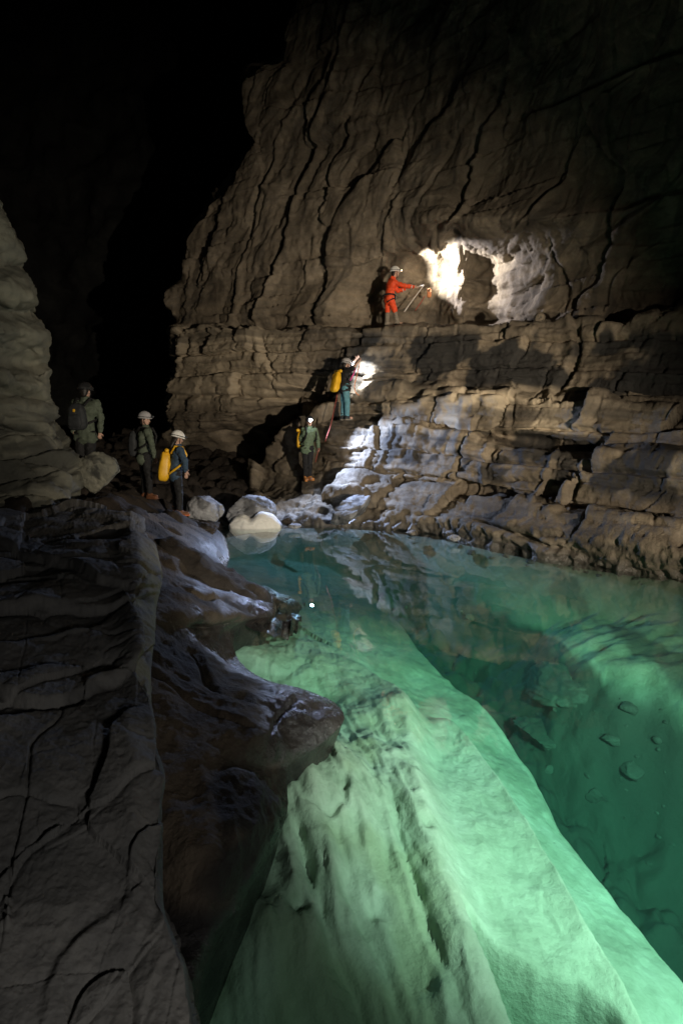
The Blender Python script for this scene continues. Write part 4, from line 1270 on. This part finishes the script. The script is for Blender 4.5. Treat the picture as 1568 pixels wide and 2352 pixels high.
class Geo:
    def __init__(self):
        self.V, self.F, self.n = [], [], 0

    def add(self, V, Fc):
        self.V.append(np.asarray(V, float))
        self.F.append(np.asarray(Fc) + self.n)
        self.n += len(V)

    def cap(self, a, b, ra, rb, flat=None, f=1.0, sub=3):
        """tapered limb from a to b, optionally flattened by f along flat"""
        a, b = np.asarray(a, float), np.asarray(b, float)
        S_, Fc = ICO[sub]
        ax = unit(b - a)
        t = S_ @ ax
        off = S_.copy()
        if flat is not None:
            n = unit(flat)
            off = off - (1 - f) * (off @ n)[:, None] * n
        V = np.where((t < 0)[:, None], a + ra * off, b + rb * off)
        self.add(V, Fc)

    def ell(self, c, axes, sub=3, power=1.0):
        """ellipsoid (or rounded box with power < 1) with three axis vectors"""
        S_, Fc = ICO[sub]
        s = np.sign(S_) * np.abs(S_) ** power if power != 1.0 else S_
        if power != 1.0:
            s = s / np.maximum(1, np.max(np.abs(s), 1))[:, None]
        self.add(np.asarray(c, float) + s @ np.asarray(axes, float), Fc)

    def tube(self, pts, r, seg=8):
        pts = np.asarray(pts, float)
        n = len(pts)
        r = np.broadcast_to(np.asarray(r, float), (n,))
        tg = np.gradient(pts, axis=0)
        up = np.array([0.13, 0.31, 0.94])
        V = []
        for k in range(n):
            t = unit(tg[k])
            u = unit(np.cross(t, up))
            v = np.cross(t, u)
            th = np.arange(seg) / seg * 2 * math.pi
            V.append(pts[k] + r[k] * (np.cos(th)[:, None] * u + np.sin(th)[:, None] * v))
        V = np.concatenate(V)
        Fq = []
        for k in range(n - 1):
            for j in range(seg):
                a, b = k * seg + j, k * seg + (j + 1) % seg
                Fq.append((a, b, b + seg))
                Fq.append((a, b + seg, a + seg))
        for k, rev in ((0, True), (n - 1, False)):
            c = [k * seg + j for j in range(seg)]
            for j in range(1, seg - 1):
                tri = (c[0], c[j], c[j + 1])
                Fq.append(tri[::-1] if rev else tri)
        self.add(V, np.array(Fq))

    def mesh(self, name, origin):
        return mesh_from(name, np.concatenate(self.V) - np.asarray(origin), np.concatenate(self.F))

    def skin(self, name, origin, voxel, smooth=2, wrinkle=0.0, seed=0):
        """one continuous surface over everything added"""
        me = self.mesh(name + '_rough', origin)
        o = bpy.data.objects.new(name + '_rough', me)
        COL.objects.link(o)
        r = o.modifiers.new('remesh', 'REMESH')
        r.mode = 'VOXEL'
        r.voxel_size = voxel
        r.use_smooth_shade = True
        if smooth:
            s = o.modifiers.new('smooth', 'SMOOTH')
            s.factor = 0.5
            s.iterations = smooth
        dg = bpy.context.evaluated_depsgraph_get()
        m2 = bpy.data.meshes.new_from_object(o.evaluated_get(dg))
        bpy.data.objects.remove(o)
        bpy.data.meshes.remove(me)
        m2.name = name
        if wrinkle > 0:
            n = len(m2.vertices)
            co = np.zeros(n * 3, np.float32)
            no = np.zeros(n * 3, np.float32)
            m2.vertices.foreach_get('co', co)
            m2.vertex_normals.foreach_get('vector', no)
            co, no = co.reshape(-1, 3), no.reshape(-1, 3)
            q = co * np.array([9, 9, 14]) + seed
            co = co + no * (wrinkle * (fbm(q, 3, seed, ridged=True) - 0.2))[:, None]
            m2.vertices.foreach_set('co', co.ravel().astype(np.float32))
        m2.polygons.foreach_set('use_smooth', np.ones(len(m2.polygons), bool))
        return m2


def hand(g, wrist, d, side, k=1.0):
    """palm, four unequal bent fingers and a thumb leaving the side of the palm"""
    d, side = unit(d), unit(side - (np.dot(side, unit(d))) * unit(d))
    nrm = unit(np.cross(d, side))
    palm = wrist + d * 0.085 * k
    g.cap(wrist, palm, 0.026 * k, 0.034 * k, nrm, 0.55)
    for j, L in enumerate((0.066, 0.078, 0.072, 0.055)):
        root = palm + side * (0.030 - 0.020 * j) * k
        m = root + (d * 0.75 + nrm * 0.35) * L * 0.6 * k
        t = m + (d * 0.35 + nrm * 0.85) * L * 0.5 * k
        g.cap(root, m, 0.0092 * k, 0.0085 * k, sub=2)
        g.cap(m, t, 0.0085 * k, 0.0075 * k, sub=2)
    th = wrist + d * 0.030 * k + side * 0.028 * k
    m = th + (d * 0.6 + side * 0.75) * 0.042 * k
    g.cap(th, m, 0.012 * k, 0.0105 * k, sub=2)
    g.cap(m, m + (d * 0.9 + nrm * 0.3) * 0.032 * k, 0.0105 * k, 0.0085 * k, sub=2)


def person(J, D, face, label, top, legs, boots, helmet, lens, group, gaze=None, bare_fore=False, harness=None, cuffs=None, hair_long=False, gloves=None, gaiters=None):
    """J: joints as (x, y, depth offset) seen in the picture; face: unit plan direction the chest looks to"""
    w = {k: P(v[0], v[1], D + (v[2] if len(v) > 2 else 0.0)) for k, v in J.items()}
    fwd = unit([face[0], face[1], 0])
    side = np.array([-fwd[1], fwd[0], 0])       # the person's left
    gz = unit(gaze if gaze is not None else [fwd[0], fwd[1], -0.12])
    hs = unit(np.cross([0, 0, 1], gz))
    hu = np.cross(gz, hs)
    base = (w['anL'] + w['anR']) / 2
    base = np.array([base[0], base[1], min(w['anL'][2], w['anR'][2]) - 0.08])
    hips = (w['hipL'] + w['hipR']) / 2
    sh = (w['shL'] + w['shR']) / 2
    waist = hips * 0.55 + sh * 0.45
    chest = hips * 0.22 + sh * 0.78
    head = w['head']
    neck = sh * 0.8 + head * 0.2 + np.array([0, 0, 0.03])
    g = Geo()
    g.cap(hips - side * 0.07, hips + side * 0.07, 0.115, 0.115, fwd, 0.85)
    g.cap(hips, waist, 0.135, 0.125, fwd, 0.75)
    g.cap(waist, chest, 0.13, 0.155, fwd, 0.72)
    g.cap(chest - side * 0.06, chest + side * 0.06, 0.125, 0.125, fwd, 0.78)
    for s_ in 'LR':
        g.cap(chest, w['sh' + s_], 0.10, 0.062)
        g.cap(w['sh' + s_], w['el' + s_], 0.056, 0.044)
        g.cap(w['el' + s_], w['wr' + s_], 0.043, 0.029)
        g.cap(hips, w['hip' + s_], 0.10, 0.095)
        g.cap(w['hip' + s_], w['kn' + s_], 0.088, 0.060)
        g.cap(w['kn' + s_], w['an' + s_], 0.058, 0.040)
        toe = w['an' + s_] + fwd * 0.15 + np.array([0, 0, -0.045])
        g.cap(w['an' + s_] + np.array([0, 0, -0.04]), toe, 0.042, 0.034)
        d = unit(w['wr' + s_] - w['el' + s_])
        hand(g, w['wr' + s_], d, (side if s_ == 'L' else -side) * 0.3 + np.array([0, 0, 0.8]) + fwd * 0.4)
    g.cap(sh, neck, 0.075, 0.058)
    g.cap(neck, head - hu * 0.05, 0.056, 0.054)
    g.ell(head + hu * 0.015, [hs * 0.076, gz * 0.096, hu * 0.108])
    g.ell(head - hu * 0.055 + gz * 0.030, [hs * 0.054, gz * 0.058, hu * 0.058])
    g.cap(head + gz * 0.092 + hu * 0.012, head + gz * 0.108 - hu * 0.022, 0.010, 0.015, sub=2)      # nose
    g.cap(head + gz * 0.082 - hu * 0.058 - hs * 0.016, head + gz * 0.082 - hu * 0.058 + hs * 0.016, 0.011, 0.011, sub=2)   # mouth
    for k in (-1, 1):
        g.ell(head + hs * 0.078 * k - gz * 0.005, [hs * 0.014, gz * 0.022, hu * 0.034], sub=2)
    body = add_obj('person', g.skin('person', base, 0.0100), M_SKIN)
    body.location = base
    tag(body, label, 'person', group)
    bpy.context.view_layer.update()

    def child(name, geo, mat, voxel=None, wr=0.0, seed=1, parent=None, smooth=2):
        me = geo.skin(name, base, voxel, smooth, wr, seed) if voxel else geo.mesh(name, base)
        o = bpy.data.objects.new(name, me)
        COL.objects.link(o)
        me.materials.append(mat)
        o.parent = parent or body
        return o
    for k in (-1, 1):
        e = Geo()
        e.ell(head + gz * 0.083 + hs * 0.032 * k + hu * 0.018, [hs * 0.013, gz * 0.013, hu * 0.009], sub=2)
        child('eye', e, M_EYE)
    # hair under the helmet
    hr = Geo()
    hr.ell(head + hu * 0.03 - gz * 0.016, [hs * 0.086, gz * 0.098, hu * 0.10])
    hr.ell(head - hu * 0.035 - gz * 0.055, [hs * 0.066, gz * 0.05, hu * 0.07])
    if hair_long:
        hr.cap(head - hu * 0.06 - gz * 0.07, head - hu * 0.18 - gz * 0.09, 0.05, 0.03)
    child('hair', hr, M_HAIR, 0.012)
    # jacket
    j = Geo()
    hem = hips + np.array([0, 0, -0.03])
    j.cap(hem - side * 0.085, hem + side * 0.085, 0.135, 0.135, fwd, 0.92)
    j.cap(hem, waist, 0.165, 0.150, fwd, 0.82)
    j.cap(waist, chest, 0.155, 0.175, fwd, 0.78)
    j.cap(chest - side * 0.07, chest + side * 0.07, 0.145, 0.145, fwd, 0.82)
    for s_ in 'LR':
        j.cap(chest, w['sh' + s_], 0.12, 0.082)
        j.cap(w['sh' + s_], w['el' + s_], 0.076, 0.060)
        end = w['el' + s_] * 0.08 + w['wr' + s_] * 0.92
        if not bare_fore:
            j.cap(w['el' + s_], end, 0.060, 0.045)
    j.cap(sh, neck + hu * 0.005, 0.095, 0.078)
    jk = child('jacket', j, top, 0.014, 0.020, 7)
    if cuffs is not None:
        for s_ in 'LR':
            c = Geo()
            a = w['el' + s_] * 0.30 + w['wr' + s_] * 0.70
            b = w['el' + s_] * 0.20 + w['wr' + s_] * 0.80
            c.tube([a, (a + b) / 2, b], 0.056, 12)
            child('cuff', c, cuffs, parent=jk)
    # trousers
    t = Geo()
    t.cap(hips - side * 0.075, hips + side * 0.075, 0.128, 0.128, fwd, 0.88)
    for s_ in 'LR':
        t.cap(hips, w['hip' + s_], 0.115, 0.110)
        t.cap(w['hip' + s_], w['kn' + s_], 0.105, 0.078)
        e = w['kn' + s_] * (0.12 if gaiters is None else 0.85) + w['an' + s_] * (0.88 if gaiters is None else 0.15)
        t.cap(w['kn' + s_], e, 0.077, 0.062)
    child('trousers', t, legs, 0.014, 0.016, 3)
    for s_ in 'LR':
        if gaiters is not None:
            q = Geo()
            q.cap(w['kn' + s_] * 0.7 + w['an' + s_] * 0.3, w['an' + s_], 0.068, 0.058)
            child('gaiter', q, gaiters, 0.014, 0.01, 5)
        b = Geo()
        an = w['an' + s_]
        sole = np.array([0, 0, -0.075])
        out = unit(fwd + (side if s_ == 'L' else -side) * 0.22)
        b.cap(an + np.array([0, 0, 0.07]), an, 0.058, 0.054)
        b.cap(an + sole * 0.6, an + out * 0.16 + sole * 0.72, 0.056, 0.044, [0, 0, 1], 0.9)
        b.cap(an - out * 0.03 + sole * 0.6, an + out * 0.05 + sole * 0.4, 0.052, 0.052)
        bo = child('boot', b, boots[0], 0.011, 0.004, 2)
        so = Geo()
        so.ell(an + out * 0.062 + sole * 1.15, [out * 0.150, np.cross([0, 0, 1], out) * 0.052, np.array([0, 0, 0.018])], power=0.55)
        child('sole', so, boots[1], parent=bo)
        if gloves is not None:
            gl = Geo()
            d = unit(w['wr' + s_] - w['el' + s_])
            hand(gl, w['wr' + s_], d, (side if s_ == 'L' else -side) * 0.3 + np.array([0, 0, 0.8]) + fwd * 0.4, 1.18)
            child('glove', gl, gloves, 0.010)
    # helmet: shell with brim and ridges, band, lamp
    hm = Geo()
    Sv, Fc = ICO[5]
    V = Sv.copy()
    keep = V[:, 2]
    V[:, 2] = np.where(keep < -0.12, -0.12 + (keep + 0.12) * 0.10, keep)
    rim = np.exp(-((V[:, 2] + 0.12) / 0.06) ** 2)
    V[:, :2] *= (1 + 0.06 * rim)[:, None]
    V[:, 1] += 0.10 * rim * np.clip(V[:, 1], 0, 1)
    V[:, 2] += 0.05 * (np.exp(-(V[:, 0] / 0.12) ** 2) + np.exp(-((np.abs(V[:, 0]) - 0.45) / 0.09) ** 2)) * np.clip(V[:, 2], 0, 1)
    hc = head + hu * 0.052 - gz * 0.004
    hm.add(hc + V @ np.array([hs * 0.118, gz * 0.143, hu * 0.132]), Fc)
    he = child('helmet', hm, helmet)
    bd = Geo()
    th = np.linspace(0, 2 * math.pi, 33)
    bd.tube([hc + hs * 0.121 * math.cos(a) + gz * 0.147 * math.sin(a) + hu * 0.014 for a in th], 0.008, 6)
    child('band', bd, M_DGREY, parent=he)
    st = Geo()
    for k in (-1, 1):
        st.tube([hc + hs * 0.10 * k + gz * 0.02 - hu * 0.01, head + hs * 0.082 * k + gz * 0.03 - hu * 0.05, head + hs * 0.01 * k + gz * 0.055 - hu * 0.122], 0.007, 6)
    child('chin_strap', st, M_BLACK, parent=he)
    lp = Geo()
    lc = hc + gz * 0.158 + hu * 0.030
    lp.ell(lc, [hs * 0.034, gz * 0.022, hu * 0.025], power=0.5)
    child('headlamp', lp, M_DGREY, parent=he)
    ln = Geo()
    lr = 1.7 if lens is M_LENS_COOL else 1.0
    ln.ell(lc + gz * 0.026, [hs * 0.024 * lr, gz * 0.012, hu * 0.021 * lr])
    child('lamp_lens', ln, lens, parent=he)
    if harness is not None:
        hb = Geo()
        hb.tube([hips + np.array([0, 0, 0.06]) + side * 0.195 * math.cos(a) + fwd * 0.165 * math.sin(a) for a in th], 0.022, 6)
        for s_ in 'LR':
            m = w['hip' + s_] * 0.78 + w['kn' + s_] * 0.22
            ax = unit(w['kn' + s_] - w['hip' + s_])
            u = unit(np.cross(ax, fwd))
            v = np.cross(ax, u)
            hb.tube([m + u * 0.116 * math.cos(a) + v * 0.116 * math.sin(a) for a in th], 0.018, 6)
        hb.tube([hips + fwd * 0.16 + np.array([0, 0, 0.06]), hips + fwd * 0.19 + np.array([0, 0, -0.02]), hips + fwd * 0.15 + np.array([0, 0, -0.10])], 0.018, 6)
        ha = child('harness', hb, harness)
        kb = Geo()
        c = hips + fwd * 0.20 + np.array([0, 0, 0.02])
        kb.tube([c + np.array([0, 0, 0.045 * math.sin(a)]) + side * 0.028 * math.cos(a) for a in th], 0.007, 6)
        child('carabiner', kb, M_METAL, parent=ha)
    return dict(w=w, fwd=fwd, side=side, sh=sh, hips=hips, chest=chest, head=head, lamp=lc + gz * 0.05, gz=gz, base=base, body=body)


def backpack(pr, dims, back, drop, mat, label, group, tall_roll=True, lean=0.0, shift=0.0, dark_pocket=True, strap=None):
    """worn on the back of pr: a rounded sack with a rolled or flapped top and two shoulder straps"""
    fwd, side = pr['fwd'], pr['side']
    up = unit(np.array([0, 0, 1]) + fwd * lean)
    c = pr['sh'] - fwd * back + np.array([0, 0, -drop]) + side * shift
    g = Geo()
    bk = unit(np.cross(side, up))
    g.ell(c, [side * dims[0] / 2, bk * dims[1] / 2, up * dims[2] / 2], sub=5, power=0.55)
    V = g.V[0]
    rel = (V - c) @ up / (dims[2] / 2)
    k = 1 + 0.10 * (-rel) - 0.10 * np.clip(rel, 0.5, 1)
    V = c + up * ((V - c) @ up)[:, None] + ((V - c) - up * ((V - c) @ up)[:, None]) * k[:, None]
    V = V + unit(-fwd) * (0.020 * fbm((V - c) * np.array([7, 7, 4]) + 3, 3, 6, ridged=True))[:, None]
    g.V[0] = V
    me = g.mesh('backpack', c)
    o = add_obj('backpack', me, mat)
    o.location = c
    tag(o, label, 'backpack', group)

    def child(name, geo, m):
        me2 = geo.mesh(name, c)
        me2.materials.append(m)
        q = bpy.data.objects.new(name, me2)
        COL.objects.link(q)
        q.parent = o
        return q
    if tall_roll:
        r = Geo()
        t = c + up * dims[2] * 0.52
        r.cap(t - side * dims[0] * 0.42, t + side * dims[0] * 0.42, 0.045, 0.045)
        child('roll_top', r, mat)
        bk_ = Geo()
        bk_.ell(t - fwd * 0.045, [side * 0.03, fwd * 0.012, up * 0.018], sub=2, power=0.5)
        child('buckle', bk_, M_BLACK)
    elif dark_pocket:
        r = Geo()
        r.ell(c - fwd * dims[1] * 0.45 - up * dims[2] * 0.16, [side * dims[0] * 0.36, fwd * 0.045, up * dims[2] * 0.24], sub=4, power=0.55)
        child('pocket', r, M_DGREY)
        r = Geo()
        r.ell(c - fwd * dims[1] * 0.50 + up * dims[2] * 0.22, [side * 0.025, fwd * 0.008, up * 0.03], sub=2, power=0.5)
        child('patch', r, M_YELLOW)
        r = Geo()
        t = c + up * dims[2] * 0.5
        r.tube([t - side * 0.04, t - side * 0.02 + up * 0.04, t + side * 0.02 + up * 0.04, t + side * 0.04], 0.009, 6)
        child('grab_handle', r, M_BLACK)
    for k in (-1, 1):
        s_ = Geo()
        b = side * 0.13 * k
        pts = [c + b * 0.7 + up * dims[2] * 0.42 + fwd * dims[1] * 0.4, pr['sh'] + b + np.array([0, 0, 0.085]) - fwd * 0.06, pr['sh'] + b + fwd * 0.09 + np.array([0, 0, 0.06]),
               pr['sh'] + b * 1.1 + fwd * 0.16 + np.array([0, 0, -0.10]), pr['chest'] + b * 1.35 + fwd * 0.12 + np.array([0, 0, -0.14]), c + b * 1.2 - up * dims[2] * 0.25 + fwd * dims[1] * 0.4]
        s_.tube(pts, 0.022, 8)
        child('strap', s_, strap or (mat if tall_roll else M_BLACK))
    return o


def rope(name, pts, r, mat, label, cat='rope', group=None, sag=0.0, n=26):
    pts = np.asarray(pts, float)
    L = np.concatenate([[0], np.cumsum(np.linalg.norm(pts[1:] - pts[:-1], axis=1))])
    t = np.linspace(0, L[-1], n)
    q = np.stack([np.interp(t, L, pts[:, k]) for k in range(3)], -1)
    q = gsmooth(q, 1.2, 0)
    q[0], q[-1] = pts[0], pts[-1]
    q[:, 2] -= sag * np.sin(t / L[-1] * math.pi)
    g = Geo()
    g.tube(q, r, 8)
    o = add_obj(name, g.mesh(name, pts[0]), mat)
    o.location = pts[0]
    tag(o, label, cat, group)
    return o


CAVERS = 'cavers spread through the cave'
red = person(dict(head=(907, 627, 0), shL=(904, 648, -.12), shR=(897, 645, .16), elL=(926, 656, -.18), wrL=(950, 659, -.10), elR=(913, 668, .18), wrR=(930, 664, .10),
                  hipL=(895, 684, -.09), hipR=(891, 684, .09), knL=(906, 712, -.10), knR=(890, 712, .08), anL=(911, 739, -.05), anR=(888, 741, .12)),
             16.75, (0.97, 0.22), 'person in orange overalls on the high ledge, arms reaching to the lit rock', M_ORANGE, M_ORANGE, (M_GAITER, M_DGREY), M_WHITE, M_LENS_WARM, CAVERS,
             gaze=(0.98, 0.18, -0.02), harness=M_BLACK, cuffs=M_ROPEW, gaiters=M_GAITER)
climb = person(dict(head=(795, 838, 0), shL=(795, 853, -.08), shR=(787, 852, .20), elL=(811, 846, -.28), wrL=(822, 832, -.26), elR=(804, 841, .30), wrR=(817, 826, .28),
                    hipL=(794, 891, -.09), hipR=(788, 891, .10), knL=(797, 924, -.10), knR=(789, 925, .10), anL=(797, 956, -.06), anR=(787, 957, .08)),
               15.95, (0.85, 0.53), 'person in black top and teal trousers climbing, yellow bag on back', M_BLACK, M_TEAL, (M_DGREY, M_GAITER), M_GREYH, M_LENS_COOL, CAVERS,
               gaze=(0.86, 0.30, -0.22), bare_fore=True, harness=M_DGREY)
mid = person(dict(head=(711, 970, 0), shL=(723, 988, .02), shR=(698, 987, .05), elL=(730, 1009, .05), wrL=(731, 1028, -.03), elR=(691, 1008, .10), wrR=(698, 1028, -.02),
                  hipL=(713, 1030, 0), hipR=(701, 1030, .02), knL=(711, 1064, -.02), knR=(701, 1065, -.03), anL=(711, 1095, .02), anR=(701, 1097, -.03)),
             16.0, (0.42, -0.90), 'person in sage green jacket and tan boots below the climber, bright headlamp', M_GREEN, M_BLACK, (M_LEATHER, M_LEATHER), M_DARKH, M_LENS_COOL, CAVERS,
             gaze=(0.18, -0.97, -0.16))
whi = person(dict(head=(408, 1009, 0), shL=(404, 1033, .20), shR=(414, 1035, -.16), elL=(412, 1060, .24), wrL=(424, 1078, .18), elR=(425, 1060, -.22), wrR=(427, 1083, -.16),
                  hipL=(399, 1088, .10), hipR=(406, 1089, -.08), knL=(404, 1133, .10), knR=(412, 1134, -.06), anL=(403, 1172, .10), anR=(412, 1174, -.06)),
             11.7, (0.90, 0.30), 'person in white helmet and navy top standing by the boulders at the pool edge', M_NAVY, M_BLACK, (M_BROWN, M_SOLE), M_WHITE, M_LENS_OFF, CAVERS,
             gaze=(0.80, 0.55, -0.25), hair_long=True)
grey = person(dict(head=(333, 965, 0), shL=(331, 990, .20), shR=(340, 991, -.17), elL=(334, 1022, .26), wrL=(346, 1048, .24), elR=(349, 1022, -.22), wrR=(356, 1050, -.18),
                   hipL=(329, 1050, .09), hipR=(336, 1050, -.09), knL=(333, 1093, .09), knR=(342, 1094, -.08), anL=(333, 1134, .08), anR=(344, 1135, -.08)),
              12.0, (0.96, -0.15), 'person in grey helmet and long green jacket standing in profile behind the white-helmeted caver', M_OLIVE, M_BLACK, (M_BROWN, M_BROWN), M_GREYH, M_LENS_OFF, CAVERS,
              gaze=(0.99, -0.10, -0.08))
back = person(dict(head=(197, 901, 0), shL=(173, 927, 0), shR=(221, 927, 0), elL=(164, 961, .05), wrL=(170, 993, -.02), elR=(232, 960, .05), wrR=(230, 992, .0),
                   hipL=(186, 1000, 0), hipR=(208, 1000, 0), knL=(186, 1052, -.02), knR=(208, 1052, -.02), anL=(184, 1098, .0), anR=(208, 1100, .0)),
              10.4, (0.12, 0.99), 'person in olive jacket and black helmet seen from behind beside the pale side wall', M_OLIVE, M_BLACK, (M_BROWN, M_BROWN), M_DARKH, M_LENS_OFF, CAVERS,
              gaze=(0.30, 0.95, -0.05))
bpy.context.view_layer.update()

BAGS = 'bags worn on the cavers\' backs'
backpack(climb, (0.30, 0.20, 0.56), 0.27, 0.30, M_YELLOW, 'yellow bag on the back of the climber in teal trousers', BAGS, lean=0.25, strap=M_BLACK)
backpack(mid, (0.46, 0.18, 0.52), 0.24, 0.28, M_YELLOW, 'yellow bag showing only its edge behind the green-jacketed caver', BAGS, shift=-0.07, strap=M_BLACK)
backpack(whi, (0.30, 0.23, 0.62), 0.27, 0.32, M_YELLOW, 'crumpled yellow roll-top bag on the back of the white-helmeted caver', BAGS, lean=0.15)
backpack(grey, (0.32, 0.18, 0.55), 0.25, 0.26, M_DGREY, 'black rucksack on the back of the grey-helmeted caver', BAGS, tall_roll=False)
backpack(back, (0.34, 0.18, 0.47), 0.22, 0.24, M_DGREY, 'dark rucksack with a small yellow patch on the olive jacket', BAGS, tall_roll=False, shift=0.04)

# gear of the two climbers
hL = red['w']['wrL'] + np.array([0.10, 0, 0])
anchor = P(973, 655, 17.0)
rope('rope', [hL, (hL + anchor) / 2, anchor], 0.016, M_ROPEW, 'short pale rope stretched from the orange caver\'s hand to the rock', group='ropes on the cliff')
rope('rope', [anchor, P(950, 685, 16.9), P(928, 716, 16.7)], 0.016, M_ROPEW, 'pale rope slanting down from the rock in front of the orange caver', group='ropes on the cliff')
rope('rope', [P(975, 680, 17.0), P(966, 695, 16.9), P(953, 713, 16.7)], 0.014, M_ROPER, 'short red rope hanging at the bottom of the brightly lit rock patch', group='ropes on the cliff')
rope('rope', [P(774, 905, 15.8), P(771, 925, 15.8), P(766, 945, 15.8), P(763, 962, 15.8), P(757, 985, 15.9), P(750, 1003, 15.85), P(747, 1014, 15.85)], 0.011, M_ROPER, 'long red rope trailing below the climber down to the green-jacketed caver', group='ropes on the cliff')
rope('rope', [P(826, 834, 15.9), P(820, 858, 15.75), P(813, 888, 15.7), P(816, 902, 15.7), P(824, 908, 15.75)], 0.013, M_ROPEO, 'orange rope from the climber\'s raised hand past the white-lit rock', group='ropes on the cliff')
rope('sling', [P(816, 846, 15.75), P(812, 858, 15.65), P(804, 874, 15.58)], 0.02, M_PINK, 'pink sling hanging from the climber\'s chest', 'sling')
rope('sling', [P(733, 1030, 15.9), P(728, 1045, 15.85), P(724, 1062, 15.85)], 0.009, M_ROPER, 'thin red sling hanging from the green-jacketed caver\'s left hand', 'sling')
g_ = Geo()
c_ = P(985, 677, 16.9)
g_.ell(c_, [np.array([.06, 0, 0]), np.array([0, .05, 0]), np.array([0, 0, .08])], power=0.6)
g_.tube([c_ + np.array([0.05 * math.cos(a), 0, 0.11 + 0.06 * math.sin(a)]) for a in np.linspace(0, 6.283, 17)], 0.012, 6)
o_ = add_obj('rope_clamp', g_.mesh('rope_clamp', c_), M_ROPEO)
o_.location = c_
tag(o_, 'small orange climbing clamp hanging at the lit rock', 'climbing gear')

# the cavers' headlamps
def headlamp(pr, target, power, color, size, blend=0.6):
    l = pr['lamp'] + unit(np.asarray(target) - pr['lamp']) * 0.02
    return spot('headlamp_beam', tuple(l), tuple(target), power, color, size, blend, 0.02)


headlamp(red, P(1022, 610, 17.1), 1300, (1.0, 0.94, 0.84), 76, 0.8)
spot('headlamp_core', tuple(red['lamp']), tuple(P(1000, 648, 17.4)), 700, (1.0, 0.95, 0.86), 30, 1.0, 0.02)
spot('headlamp_spill', tuple(red['lamp']), tuple(P(1165, 640, 16.4)), 750, (0.92, 0.9, 1.0), 70, 0.5, 0.02)
headlamp(climb, P(850, 878, 16.7), 330, (0.95, 0.97, 1.0), 92, 0.6)
headlamp(mid, P(700, 1190, 13.0), 1000, (0.50, 0.64, 1.0), 84, 0.7)
spot('headlamp_flood', tuple(mid['lamp']), tuple(P(600, 1400, 7.0)), 80, (0.55, 0.68, 1.0), 80, 0.8, 0.02)
spot('headlamp_spill', tuple(mid['lamp'] + np.array([0.03, -0.02, 0])), tuple(P(800, 1020, 15.2)), 1500, (0.50, 0.64, 1.0), 80, 0.6, 0.02)
